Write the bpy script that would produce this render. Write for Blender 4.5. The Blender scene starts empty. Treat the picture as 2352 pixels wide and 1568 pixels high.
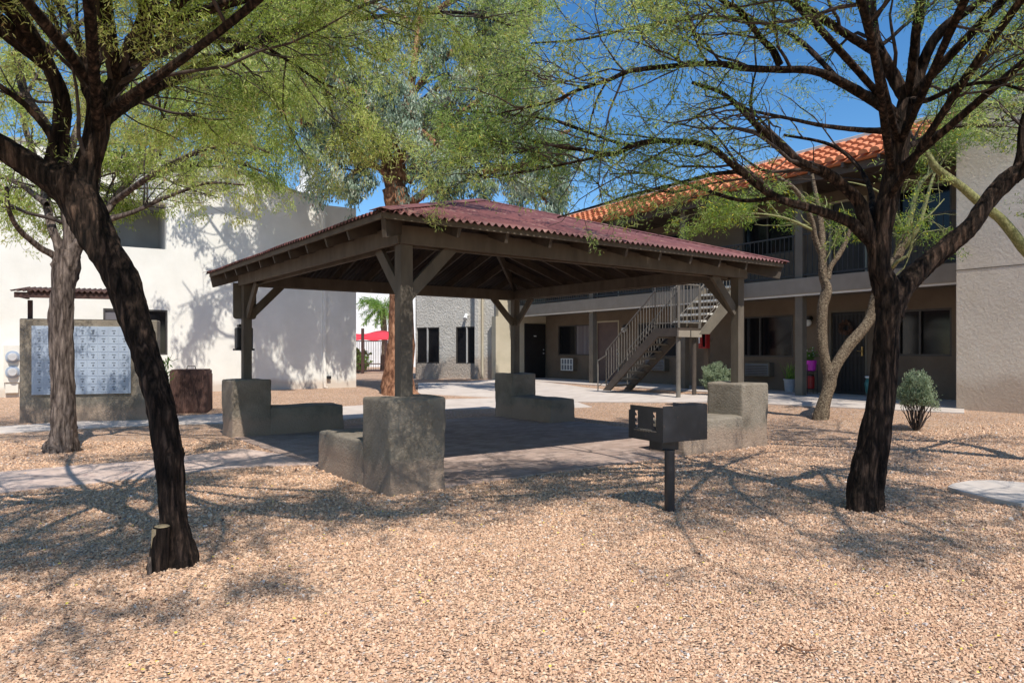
import bpy, bmesh, math, random
import numpy as np
from mathutils import Vector, Matrix
from mathutils.geometry import tessellate_polygon
rng=np.random.default_rng(7); random.seed(7)
SC=bpy.context.scene; COL=SC.collection
# ------------------------------------------------------------ camera model (survey coordinates: 2352 px wide photo)
F=1618.7; CX=1176.; YH=806.5; H=1.4
def sm(t): t=np.clip(t,0,1); return t*t*(3-2*t)
BU=np.array([-.537,.844]); BV=np.array([.844,.537])         # apartment building directions
def gz(x,y):
    s=x*.844+y*.537; s2=-.537*x+.844*y
    return np.maximum(.33*sm((s-9.2)/4.3), .27*sm((s2-14.5)/7.))+(.014*np.sin(x*1.3+.5)*np.sin(y*1.1)+.007*np.sin(x*3.1+y*1.3)*np.sin(y*3.7-x)+.005*np.sin(x*6.3-y*2)*np.sin(y*7.1+x*2))*sm((8.5-y)/3)
def U(px,py,d): return np.array([(px-CX)/F*d, d, H-(py-YH)/F*d])
def G(px,py):
    z=0.
    for i in range(30):
        d=F*(H-z)/(py-YH); x=(px-CX)/F*d; z=.5*z+.5*float(gz(x,d))
    return np.array([x,d,z])
def Bp(a,s,z): return np.array([.537*a+.844*s, -.844*a+.537*s, z])
def a_of(px,s):
    t=(px-CX)/F; d=s/(t*.844+.537); return d*(t*.537-.844)
# ------------------------------------------------------------ mesh helpers
class MB:
    def __init__(s): s.V=[]; s.F=[]; s.n=0
    def add(s,v,f):
        v=np.asarray(v,float).reshape(-1,3); s.V.append(v)
        for q in f: s.F.append(tuple(int(i)+s.n for i in q))
        s.n+=len(v); return s
    def box(s,o,ex,ey,ez):
        o,ex,ey,ez=[np.asarray(q,float) for q in (o,ex,ey,ez)]
        v=[o,o+ex,o+ex+ey,o+ey,o+ez,o+ex+ez,o+ex+ey+ez,o+ey+ez]
        f=[(0,3,2,1),(4,5,6,7),(0,1,5,4),(1,2,6,5),(2,3,7,6),(3,0,4,7)]
        if np.dot(np.cross(ex,ey),ez)<0: f=[q[::-1] for q in f]
        return s.add(v,f)
    def cbox(s,c,sx,sy,sz,ang=0.):
        ca,sa=math.cos(ang),math.sin(ang); ex=np.array([ca,sa,0])*sx; ey=np.array([-sa,ca,0])*sy; ez=np.array([0,0,sz])
        return s.box(np.asarray(c)-ex/2-ey/2-ez/2,ex,ey,ez)
    def beam(s,p0,p1,w,h,up=(0,0,1)):
        p0=np.asarray(p0,float);p1=np.asarray(p1,float);d=p1-p0;L=np.linalg.norm(d);d=d/L
        sd=np.cross(d,up);sd/=np.linalg.norm(sd);u=np.cross(sd,d)
        return s.box(p0-sd*w/2-u*h/2,d*L,sd*w,u*h)
    def tube(s,pts,rad,k=8,cap=True):
        P=np.asarray(pts,float);n=len(P);R=np.broadcast_to(rad,(n,))
        T=np.gradient(P,axis=0);T/=np.linalg.norm(T,axis=1)[:,None]+1e-9
        ref=np.array([0,0,1.]) if abs(T[0][2])<.9 else np.array([1.,0,0])
        A=np.cross(T,ref);A/=np.linalg.norm(A,axis=1)[:,None]+1e-9;B=np.cross(T,A)
        th=np.arange(k)*2*np.pi/k
        v=P[:,None]+R[:,None,None]*(A[:,None]*np.cos(th)[None,:,None]+B[:,None]*np.sin(th)[None,:,None])
        f=[(i*k+j,(i+1)*k+j,(i+1)*k+(j+1)%k,i*k+(j+1)%k) for i in range(n-1) for j in range(k)]
        if cap: f+= [tuple(range(k)),tuple(range((n-1)*k,n*k))[::-1]]
        return s.add(v,f)
    def lathe(s,c,prof,k=20):
        c=np.asarray(c,float);th=np.arange(k)*2*np.pi/k
        v=[[c[0]+r*math.cos(t),c[1]+r*math.sin(t),c[2]+z] for r,z in prof for t in th]
        n=len(prof);f=[(i*k+j,i*k+(j+1)%k,(i+1)*k+(j+1)%k,(i+1)*k+j) for i in range(n-1) for j in range(k)]
        f+=[tuple(range(k))[::-1],tuple(range((n-1)*k,n*k))]
        return s.add(v,f)
    def prism(s,poly,vec):
        poly=np.asarray(poly,float);n=len(poly);vec=np.asarray(vec,float)
        tr=tessellate_polygon([[Vector(p) for p in poly]])
        f=[tuple(t) for t in tr]+[tuple(i+n for i in t[::-1]) for t in tr]+[(i,i+n,(i+1)%n+n,(i+1)%n) for i in range(n)]
        return s.add(np.vstack([poly,poly+vec]),f)
    def sphere(s,c,r,k=12,m=8,sq=(1,1,1)):
        c=np.asarray(c,float);prof=[]
        v=[];f=[]
        for i in range(m+1):
            a=math.pi*i/m
            for j in range(k): v.append(c+r*np.array([math.sin(a)*math.cos(2*math.pi*j/k)*sq[0],math.sin(a)*math.sin(2*math.pi*j/k)*sq[1],math.cos(a)*sq[2]]))
        f=[(i*k+j,(i+1)*k+j,(i+1)*k+(j+1)%k,i*k+(j+1)%k) for i in range(m) for j in range(k)]
        return s.add(v,f)
def fastmesh(name,V,FQ,rnd=None,smooth=False):
    V=np.asarray(V,np.float32);me=bpy.data.meshes.new(name);n=len(FQ);k=FQ.shape[1]
    me.vertices.add(len(V));me.vertices.foreach_set('co',V.ravel())
    me.loops.add(n*k);me.loops.foreach_set('vertex_index',FQ.astype(np.int32).ravel())
    me.polygons.add(n);me.polygons.foreach_set('loop_start',np.arange(0,n*k,k,dtype=np.int32))
    me.polygons.foreach_set('use_smooth',np.full(n,smooth))
    if rnd is not None:
        at=me.attributes.new('rnd','FLOAT','FACE');at.data.foreach_set('value',rnd.astype(np.float32))
    me.update(calc_edges=True);return me
def link(name,me,m,parent=None,loc=None):
    o=bpy.data.objects.new(name,me);COL.objects.link(o)
    if m is not None and len(me.materials)==0: me.materials.append(m)
    if parent is not None: o.parent=parent
    elif loc is not None: o.location=loc
    return o
def root_of(p):
    off=Vector((0,0,0))
    while p is not None: off+=p.location; p=p.parent
    return np.array(off)
def build(mb,name,m,parent=None,loc=(0,0,0),bevel=0,seg=2,smooth=False,fix=True):
    """mesh given in world coordinates; stored relative to its thing's base"""
    base=root_of(parent) if parent is not None else np.asarray(loc,float)
    V=np.vstack(mb.V)-base
    me=bpy.data.meshes.new(name);me.from_pydata(V.tolist(),[],mb.F)
    if fix:
        bm=bmesh.new();bm.from_mesh(me);bmesh.ops.recalc_face_normals(bm,faces=bm.faces);bm.to_mesh(me);bm.free()
    if smooth: me.polygons.foreach_set('use_smooth',np.ones(len(me.polygons),bool))
    o=link(name,me,m,parent,None if parent is not None else tuple(base))
    if bevel:
        b=o.modifiers.new('b','BEVEL');b.width=bevel;b.segments=seg;b.limit_method='ANGLE';b.angle_limit=.6
    return o
def tag(o,label=None,cat=None,group=None,kind=None):
    if label:o['label']=label
    if cat:o['category']=cat
    if group:o['group']=group
    if kind:o['kind']=kind
    return o
def thing(name,loc,label,cat,group=None):
    o=bpy.data.objects.new(name,None);COL.objects.link(o);o.location=tuple(loc);o.empty_display_size=.1
    return tag(o,label,cat,group)
def copy_tree(o,parent=None):
    c=o.copy();COL.objects.link(c);c.parent=parent
    for ch in list(o.children): copy_tree(ch,c)
    return c
# ------------------------------------------------------------ materials
def newmat(name):
    m=bpy.data.materials.new(name);m.use_nodes=True;nt=m.node_tree;nt.nodes.clear()
    out=nt.nodes.new('ShaderNodeOutputMaterial');b=nt.nodes.new('ShaderNodeBsdfPrincipled')
    nt.links.new(b.outputs[0],out.inputs[0]);return m,nt,b,out
def N(nt,t,**kw):
    n=nt.nodes.new(t)
    for k,v in kw.items():
        if k in n.inputs: n.inputs[k].default_value=v
        else: setattr(n,k,v)
    return n
def ramp(nt,fac,stops,interp='LINEAR'):
    r=nt.nodes.new('ShaderNodeValToRGB');r.color_ramp.interpolation=interp
    e=r.color_ramp.elements
    while len(e)<len(stops): e.new(.5)
    for i,(p,c) in enumerate(stops): e[i].position=p;e[i].color=(*c,1) if len(c)==3 else c
    nt.links.new(fac,r.inputs[0]);return r.outputs[0]
def coords(nt,scale=(1,1,1)):
    tc=nt.nodes.new('ShaderNodeTexCoord');mp=nt.nodes.new('ShaderNodeMapping');mp.inputs['Scale'].default_value=scale
    nt.links.new(tc.outputs['Object'],mp.inputs[0]);return mp.outputs[0]
def surf(name,c0,c1,rough=.8,nscale=3.,detail=6,bump=.3,bscale=60.,bdist=.01,stretch=(1,1,1),metal=0.,spots=None,spec=.5,noise_rough=.6,dirt=None):
    """two-tone noisy surface with bump"""
    m,nt,b,out=newmat(name);v=coords(nt,stretch)
    n1=N(nt,'ShaderNodeTexNoise',Scale=nscale,Detail=detail,Roughness=noise_rough);nt.links.new(v,n1.inputs['Vector'])
    col=ramp(nt,n1.outputs[0],[(.32,c0),(.68,c1)])
    if spots:
        n3=N(nt,'ShaderNodeTexNoise',Scale=spots[1],Detail=4.,Roughness=.7);nt.links.new(v,n3.inputs['Vector'])
        f=ramp(nt,n3.outputs[0],[(spots[2],(0,0,0)),(spots[2]+.08,(1,1,1))])
        mx=N(nt,'ShaderNodeMix',data_type='RGBA');nt.links.new(f,mx.inputs[0]);nt.links.new(col,mx.inputs[6]);mx.inputs[7].default_value=(*spots[0],1);col=mx.outputs[2]
    if dirt:      # weathering band near the base: (colour, z height)
        tc=nt.nodes.new('ShaderNodeTexCoord');sp=nt.nodes.new('ShaderNodeSeparateXYZ');nt.links.new(tc.outputs['Object'],sp.inputs[0])
        ad=N(nt,'ShaderNodeMath',operation='ADD');nt.links.new(sp.outputs[2],ad.inputs[0])
        ml=N(nt,'ShaderNodeMath',operation='MULTIPLY');nt.links.new(n1.outputs[0],ml.inputs[0]);ml.inputs[1].default_value=-dirt[1]*1.6
        nt.links.new(ml.outputs[0],ad.inputs[1])
        f=ramp(nt,ad.outputs[0],[(0,(.6,.6,.6)),(min(.99,dirt[1]*.4),(0,0,0))])
        mx=N(nt,'ShaderNodeMix',data_type='RGBA');nt.links.new(f,mx.inputs[0]);nt.links.new(col,mx.inputs[6]);mx.inputs[7].default_value=(*dirt[0],1);col=mx.outputs[2]
    nt.links.new(col,b.inputs['Base Color'])
    b.inputs['Roughness'].default_value=rough;b.inputs['Metallic'].default_value=metal;b.inputs['Specular IOR Level'].default_value=spec
    if bump:
        n2=N(nt,'ShaderNodeTexNoise',Scale=bscale,Detail=5.,Roughness=.65);nt.links.new(v,n2.inputs['Vector'])
        bp=N(nt,'ShaderNodeBump',Strength=bump,Distance=bdist);nt.links.new(n2.outputs[0],bp.inputs['Height']);nt.links.new(bp.outputs[0],b.inputs['Normal'])
    return m
M={}
M['wood']=surf('painted_timber',(.082,.065,.048),(.135,.11,.082),.75,6,6,.35,40,.004,(1,1,.3),spots=((.30,.26,.2),3.,.66))
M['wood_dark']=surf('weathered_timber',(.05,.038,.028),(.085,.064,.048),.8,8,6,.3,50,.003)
M['ped']=surf('grey_stucco',(.175,.143,.105),(.31,.262,.203),.92,2.6,9,1.,34,.022,spots=((.20,.17,.13),5.,.6),dirt=((.36,.25,.18),.3))
M['roof']=surf('red_corrugated',(.12,.042,.042),(.22,.078,.068),.65,3.5,9,.15,30,.003,spots=((.30,.16,.13),2.6,.57))
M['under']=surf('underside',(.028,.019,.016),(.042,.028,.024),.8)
M['black']=surf('black_steel',(.010,.011,.014),(.024,.026,.032),.36,9,5,.15,60,.002,spots=((.07,.05,.04),14,.62),spec=.6)
M['blacky']=surf('black_paint',(.012,.012,.014),(.02,.02,.022),.4,9,5,.05,60,.002)
M['cream']=surf('cream_stucco',(.70,.675,.60),(.80,.775,.70),.9,1.2,6,.55,45,.008,dirt=((.50,.38,.28),.35))
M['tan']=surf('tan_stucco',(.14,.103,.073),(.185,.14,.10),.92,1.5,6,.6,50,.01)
M['tan_l']=surf('cream_wall',(.44,.385,.28),(.52,.455,.345),.92,1.5,6,.4,50,.01)  # even pale cream for end wall, door frames and grey wing downspout
M['grey_st']=surf('skip_trowel_stucco',(.50,.475,.43),(.62,.59,.54),.92,1.3,6,1.,13,.05,dirt=((.36,.27,.2),.9))
M['tower']=surf('tower_stucco',(.64,.55,.44),(.74,.65,.53),.92,1.4,7,.45,17,.03,dirt=((.42,.31,.22),.6))
M['trim']=surf('fascia_paint',(.25,.21,.16),(.30,.255,.2),.7,3)
M['trim_d']=surf('column_paint',(.125,.105,.078),(.165,.14,.105),.75,3)
M['brown']=surf('stair_brown',(.055,.041,.031),(.08,.06,.045),.6,5,5,.1)
M['rail']=surf('rail_paint',(.125,.108,.088),(.18,.16,.135),.6,5)
M['rail_d']=surf('dark_rail',(.02,.02,.022),(.035,.035,.04),.5)
M['conc']=surf('concrete',(.50,.425,.365),(.62,.54,.47),.9,2.5,8,.3,60,.004,spots=((.42,.38,.33),1.2,.62))
M['path']=surf('pink_concrete_path',(.54,.40,.325),(.66,.51,.43),.9,3,8,.3,60,.004,(1,1,1),spots=((.40,.26,.22),4,.58))
M['tile']=surf('clay_tile',(.50,.15,.06),(.70,.27,.13),.8,7,6,.3,30,.004,spots=((.38,.12,.055),9,.6))
M['cap']=surf('parapet_cap',(.62,.59,.53),(.72,.69,.62),.9,2)
M['rust']=surf('rusty_steel',(.045,.022,.018),(.12,.058,.043),.8,9,7,.3,40,.004,(1,1,.35),spots=((.17,.095,.07),6,.6))
M['rustd']=surf('dark_rust',(.05,.022,.018),(.085,.04,.03),.75,9)
M['zinc']=surf('mailbox_aluminium',(.30,.345,.42),(.40,.455,.53),.5,3,5,.05,60,.002,metal=.15)
M['slot']=surf('slot_dark',(.12,.14,.17),(.16,.18,.21),.5)
M['white']=surf('white_paint',(.74,.74,.72),(.82,.82,.80),.6,4,3,.1)
M['meter']=surf('meter_paint',(.66,.62,.53),(.74,.70,.62),.6,4,3,.1)
M['red']=surf('red_paint',(.30,.012,.012),(.38,.02,.02),.4,4,3,.05)
M['fabric']=surf('red_canopy_fabric',(.68,.03,.05),(.80,.05,.07),.8,2,4,.2)
M['pink']=surf('magenta_plastic',(.62,.03,.48),(.70,.05,.55),.4,4,3,.05)
M['pot']=surf('grey_pot',(.28,.30,.33),(.36,.38,.41),.6,5)
M['teal']=surf('teal_glaze',(.03,.14,.14),(.05,.22,.2),.3,5)
M['door']=surf('black_door',(.012,.011,.011),(.02,.018,.018),.45,4,3,.05)
M['bdoor']=surf('brown_door',(.10,.06,.055),(.13,.08,.07),.5,4,3,.05)
M['brass']=surf('brass',(.55,.38,.14),(.65,.46,.2),.35,5,3,.05,metal=.9)
M['frame']=surf('bronze_frame',(.045,.04,.036),(.065,.058,.052),.5,5)
M['lframe']=surf('light_frame',(.45,.44,.43),(.52,.51,.5),.5,5)
M['blind']=surf('blind_slats',(.12,.11,.12),(.17,.16,.17),.7,3,3,.5,90,.01,(.02,.02,1))
M['curtain']=surf('curtain',(.14,.12,.13),(.22,.2,.21),.8,3,3,.6,12,.03,(2,2,.05))
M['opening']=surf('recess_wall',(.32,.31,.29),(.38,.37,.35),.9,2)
def glass(name,c):
    m,nt,b,out=newmat(name);b.inputs['Base Color'].default_value=(*c,1);b.inputs['Roughness'].default_value=.08
    b.inputs['Specular IOR Level'].default_value=.35;v=coords(nt)
    n=N(nt,'ShaderNodeTexNoise',Scale=1.5);nt.links.new(v,n.inputs['Vector']);bp=N(nt,'ShaderNodeBump',Strength=.08,Distance=.02)
    nt.links.new(n.outputs[0],bp.inputs['Height']);nt.links.new(bp.outputs[0],b.inputs['Normal']);return m
M['glass']=glass('dark_glass',(.010,.010,.012))
def bark(name,c0,c1,c2,freq=16,strength=1.,dist=.03,stretch=.18):
    """furrowed bark: stretched cells give fissures, noise gives ridge colour"""
    m,nt,b,out=newmat(name);v=coords(nt,(1,1,stretch))
    nz=N(nt,'ShaderNodeTexNoise',Scale=freq*.6,Detail=4.);nt.links.new(v,nz.inputs['Vector'])
    ad0=N(nt,'ShaderNodeVectorMath',operation='MULTIPLY_ADD');nt.links.new(nz.outputs['Color'],ad0.inputs[0]);ad0.inputs[1].default_value=(.14,.14,.14);nt.links.new(v,ad0.inputs[2])
    vo=N(nt,'ShaderNodeTexVoronoi',Scale=freq*1.5,feature='DISTANCE_TO_EDGE');nt.links.new(ad0.outputs[0],vo.inputs['Vector'])
    fis=ramp(nt,vo.outputs['Distance'],[(.0,(0,0,0)),(.32,(1,1,1))])
    w=N(nt,'ShaderNodeTexNoise',Scale=freq*1.7,Detail=9.,Roughness=.75);nt.links.new(v,w.inputs['Vector'])
    h=N(nt,'ShaderNodeMath',operation='MULTIPLY_ADD');nt.links.new(fis,h.inputs[0]);h.inputs[1].default_value=.16
    w2=N(nt,'ShaderNodeMath',operation='MULTIPLY');nt.links.new(w.outputs[0],w2.inputs[0]);w2.inputs[1].default_value=.86;nt.links.new(w2.outputs[0],h.inputs[2])
    col=ramp(nt,h.outputs[0],[(.38,c0),(.54,c1),(.72,c2)]);nt.links.new(col,b.inputs['Base Color']);b.inputs['Roughness'].default_value=.95  # fissure shade and light on the ridges are put into the colour
    b.inputs['Specular IOR Level'].default_value=.2
    bp=N(nt,'ShaderNodeBump',Strength=strength,Distance=dist);nt.links.new(h.outputs[0],bp.inputs['Height']);nt.links.new(bp.outputs[0],b.inputs['Normal']);return m
M['bark']=bark('mesquite_bark',(.006,.004,.003),(.045,.029,.021),(.19,.12,.085),13,1.,.05,.16)
M['bark_grey']=bark('grey_bark',(.045,.032,.026),(.19,.145,.12),(.42,.33,.27),10,1.,.06,.16)
M['bark_pv']=bark('palo_verde_bark',(.045,.03,.02),(.20,.15,.10),(.38,.32,.22),16,.9,.02,1.6)
M['bark_green']=bark('green_bark',(.14,.15,.06),(.28,.27,.12),(.36,.36,.2),22,.4,.008,.8)
M['bark_euc']=bark('eucalyptus_bark',(.12,.055,.032),(.36,.18,.10),(.55,.32,.2),4.5,.8,.05,.5)
M['twig']=surf('twig_bark',(.035,.024,.02),(.085,.062,.05),.9,20,3,.2)
def leafmat(name,cols,trans=.35,rough=.6):
    m,nt,b,out=newmat(name);a=N(nt,'ShaderNodeAttribute',attribute_name='rnd')
    c=ramp(nt,a.outputs['Fac'],[(i/(len(cols)-1),k) for i,k in enumerate(cols)])
    nt.links.new(c,b.inputs['Base Color']);b.inputs['Roughness'].default_value=rough;b.inputs['Specular IOR Level'].default_value=.3
    t=nt.nodes.new('ShaderNodeBsdfTranslucent');hs=N(nt,'ShaderNodeHueSaturation',Value=1.5,Saturation=1.15);nt.links.new(c,hs.inputs['Color']);nt.links.new(hs.outputs[0],t.inputs[0])
    mx=nt.nodes.new('ShaderNodeMixShader');mx.inputs[0].default_value=trans
    nt.links.new(b.outputs[0],mx.inputs[1]);nt.links.new(t.outputs[0],mx.inputs[2]);nt.links.new(mx.outputs[0],out.inputs[0]);return m
M['leaf_mes']=leafmat('mesquite_leaves',[(.10,.15,.035),(.25,.32,.07),(.42,.50,.13),(.60,.66,.26),(.46,.31,.16)],.5)
M['leaf_c']=leafmat('fine_leaves',[(.09,.15,.05),(.21,.32,.09),(.36,.48,.15),(.60,.66,.30),(.60,.52,.10)],.5)
M['leaf_pv']=leafmat('palo_verde_leaves',[(.10,.16,.035),(.16,.24,.05),(.24,.32,.07),(.62,.56,.05)],.4)
M['leaf_euc']=leafmat('eucalyptus_leaves',[(.04,.065,.045),(.13,.19,.125),(.31,.40,.29),(.56,.63,.50),(.30,.2,.12)],.35,.6)
M['leaf_sage']=leafmat('sage_leaves',[(.14,.18,.10),(.27,.33,.20),(.42,.48,.33)],.3)
M['leaf_green']=leafmat('bright_leaves',[(.10,.2,.04),(.2,.34,.08),(.3,.42,.12)],.4)
M['petal']=surf('yellow_petals',(.75,.55,.06),(.85,.68,.12),.7)
M['flower']=surf('white_flowers',(.75,.75,.68),(.85,.85,.8),.7)
# gravel
STONE=[(0,(.13,.08,.06)),(.1,(.38,.23,.16)),(.33,(.56,.35,.225)),(.6,(.69,.445,.285)),(.84,(.76,.545,.38)),(.95,(.76,.66,.58)),(1,(.32,.27,.27))]  # mixed stone tones; the darkest put the shade of gaps into the colour
def gravel_mat():
    m,nt,b,out=newmat('gravel_ground');v=coords(nt)
    vo=N(nt,'ShaderNodeTexVoronoi',Scale=58.);nt.links.new(v,vo.inputs['Vector'])
    sp=nt.nodes.new('ShaderNodeSeparateColor');nt.links.new(vo.outputs['Color'],sp.inputs[0])
    c=ramp(nt,sp.outputs[0],STONE)
    big=N(nt,'ShaderNodeTexNoise',Scale=.9,Detail=5.);nt.links.new(v,big.inputs['Vector'])
    tint=ramp(nt,big.outputs[0],[(.3,(1.,.96,.94)),(.7,(1.14,1.12,1.08))])
    mx=N(nt,'ShaderNodeMix',data_type='RGBA',blend_type='MULTIPLY');mx.inputs[0].default_value=1;nt.links.new(c,mx.inputs[6]);nt.links.new(tint,mx.inputs[7])
    nt.links.new(mx.outputs[2],b.inputs['Base Color']);b.inputs['Roughness'].default_value=.95;b.inputs['Specular IOR Level'].default_value=.2
    bp=N(nt,'ShaderNodeBump',Strength=1.,Distance=.03,invert=True);nt.links.new(vo.outputs['Distance'],bp.inputs['Height'])
    bp2=N(nt,'ShaderNodeBump',Strength=.9,Distance=.05);nt.links.new(big.outputs[0],bp2.inputs['Height']);nt.links.new(bp.outputs[0],bp2.inputs['Normal'])
    nt.links.new(bp2.outputs[0],b.inputs['Normal']);return m
M['gravel']=gravel_mat()
def stone_mat():
    m,nt,b,out=newmat('gravel_stone');a=N(nt,'ShaderNodeAttribute',attribute_name='rnd')
    c=ramp(nt,a.outputs['Fac'],STONE);nt.links.new(c,b.inputs['Base Color']);b.inputs['Roughness'].default_value=.9;b.inputs['Specular IOR Level'].default_value=.25;return m
M['stone']=stone_mat()
def paver_mat():
    m,nt,b,out=newmat('brick_pavers');v=coords(nt,(1,1,1));mp=nt.nodes.new('ShaderNodeMapping');mp.inputs['Rotation'].default_value=(0,0,math.radians(-36.4));nt.links.new(v,mp.inputs[0])
    br=N(nt,'ShaderNodeTexBrick',Scale=1.);br.inputs['Brick Width'].default_value=.2;br.inputs['Row Height'].default_value=.1;br.inputs['Mortar Size'].default_value=.006
    br.inputs['Color1'].default_value=(.43,.31,.25,1);br.inputs['Color2'].default_value=(.56,.42,.35,1);br.inputs['Mortar'].default_value=(.36,.29,.24,1)
    nt.links.new(mp.outputs[0],br.inputs['Vector'])
    n=N(nt,'ShaderNodeTexNoise',Scale=3.,Detail=6.);nt.links.new(v,n.inputs['Vector']);t=ramp(nt,n.outputs[0],[(.3,(.72,.68,.66)),(.7,(1,1,1))])
    mx=N(nt,'ShaderNodeMix',data_type='RGBA',blend_type='MULTIPLY');mx.inputs[0].default_value=1;nt.links.new(br.outputs[0],mx.inputs[6]);nt.links.new(t,mx.inputs[7])
    nt.links.new(mx.outputs[2],b.inputs['Base Color']);b.inputs['Roughness'].default_value=.9
    bp=N(nt,'ShaderNodeBump',Strength=.5,Distance=.006);nt.links.new(br.outputs[1],bp.inputs['Height']);bp.invert=True;nt.links.new(bp.outputs[0],b.inputs['Normal']);return m
M['paver']=paver_mat()
# ------------------------------------------------------------ ground
def axis(a,b,fine0,fine1,df,dc):
    l=list(np.arange(fine0,fine1+1e-6,df));x=fine0;st=df
    while x>a: st*=1.35;x-=min(st,dc);l.insert(0,x)
    x=fine1;st=df
    while x<b: st*=1.35;x+=min(st,dc);l.append(x)
    return np.array(l)
xs=axis(-160,160,-16,12,.25,30);ys=axis(-60,260,-2,32,.25,30)
X,Y=np.meshgrid(xs,ys);Z=gz(X,Y)
V=np.stack([X,Y,Z],-1).reshape(-1,3);nx=len(xs);ny=len(ys)
I=(np.arange(ny-1)[:,None]*nx+np.arange(nx-1)[None]).ravel()
tag(link('ground',fastmesh('ground',V,np.stack([I,I+1,I+nx+1,I+nx],1),smooth=True),M['gravel']),'pinkish tan gravel yard with slight rise to the buildings',kind='structure')
def sheet(name,pts,m,off,label,thick=.0,sub=4):
    """flat paving following the terrain, edges turned down"""
    bm=bmesh.new();vs=[bm.verts.new((p[0],p[1],0)) for p in pts];f=bm.faces.new(vs);bmesh.ops.triangulate(bm,faces=[f])
    for _ in range(sub): bmesh.ops.subdivide_edges(bm,edges=[e for e in bm.edges if e.calc_length()>.5],cuts=1,use_grid_fill=False);bmesh.ops.triangulate(bm,faces=bm.faces[:])
    for v in bm.verts: v.co.z=float(gz(v.co.x,v.co.y))+off
    ed=[e for e in bm.edges if e.is_boundary];r=bmesh.ops.extrude_edge_only(bm,edges=ed)
    for v in [g for g in r['geom'] if isinstance(g,bmesh.types.BMVert)]: v.co.z-=off+.08
    bmesh.ops.recalc_face_normals(bm,faces=bm.faces);me=bpy.data.meshes.new(name);bm.to_mesh(me);bm.free()
    if sum(p.normal.z*p.area for p in me.polygons)<0: me.flip_normals()
    return tag(link(name,me,m),label,kind='structure')
# gazebo frame
GT=math.radians(36.388);g1=np.array([math.cos(GT),math.sin(GT)]);g2=np.array([-math.sin(GT),math.cos(GT)])
GO=np.array([-1.184,6.829]);GS=5.593;GW=.633
def Gz(a,b,z=0.): q=GO+a*g1+b*g2;return np.array([q[0],q[1],z])
polys=[]
pp=[Gz(-.03,-.03)[:2],Gz(GS+GW+.03,-.03)[:2],Gz(GS+GW+.03,GS+GW+.03)[:2],Gz(-.03,GS+GW+.03)[:2]]
pp=[Gz(.04,.04)[:2],Gz(GS+GW-.05,.05)[:2],Gz(GS+GW-.04,GS+GW-.04)[:2],Gz(.04,GS+GW-.04)[:2]]
sheet('patio',pp,M['paver'],.016,'reddish brown brick patio under the gazebo');polys.append(pp)
def gl(l): return [G(*q)[:2] for q in l]
p1=gl([(-260,1175),(-260,1108),(0,1085),(175,1070),(350,1058),(556,1031)])+[Gz(.1,3.2)[:2],Gz(.1,2.2)[:2]]+gl([(708,1068),(545,1074),(425,1088),(175,1115),(0,1133)])
sheet('path',p1,M['path'],.011,'worn pinkish concrete path crossing to the patio');polys.append(p1)
p2=gl([(-200,985),(0,980),(175,968),(325,962),(425,955),(505,951),(700,940),(1030,917),(1150,914),(1320,922),(1360,935),(1135,938),(1030,941),(780,965),(640,974),(505,973),(375,976),(200,984),(0,996),(-200,1010)])
sheet('walkway',p2,M['conc'],.012,'grey concrete walkway behind the gazebo by the mailboxes',sub=4);polys.append(p2)
# sidewalk in front of apartments + porch slab
p3=gl([(1150,914),(1223,915),(1324,924),(1500,925),(1640,925),(1766,929),(2000,940),(2150,947),(2215,950)])+[Bp(a_of(2215,13.86),13.86,0)[:2],Bp(a_of(2190,13.86),13.86,0)[:2],Bp(a_of(1700,14.2),14.2,0)[:2]]+gl([(1560,907),(1420,899),(1345,891),(1250,878)])+[Bp(-22.6,14.3,0)[:2],np.array([-.35,26.4]),G(960,880)[:2],G(960,905)[:2]]
sheet('sidewalk',p3,M['conc'],.02,'pale concrete sidewalk along the apartment building')
polys.append(p3)
ZF=.36
def inpoly(px,py,poly):
    r=np.zeros(px.shape,bool);n=len(poly)
    for i in range(n):
        x0,y0=poly[i];x1,y1=poly[(i+1)%n]
        c=((y0>py)!=(y1>py))&(px<(x1-x0)*(py-y0)/(y1-y0+1e-12)+x0);r^=c
    return r
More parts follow.
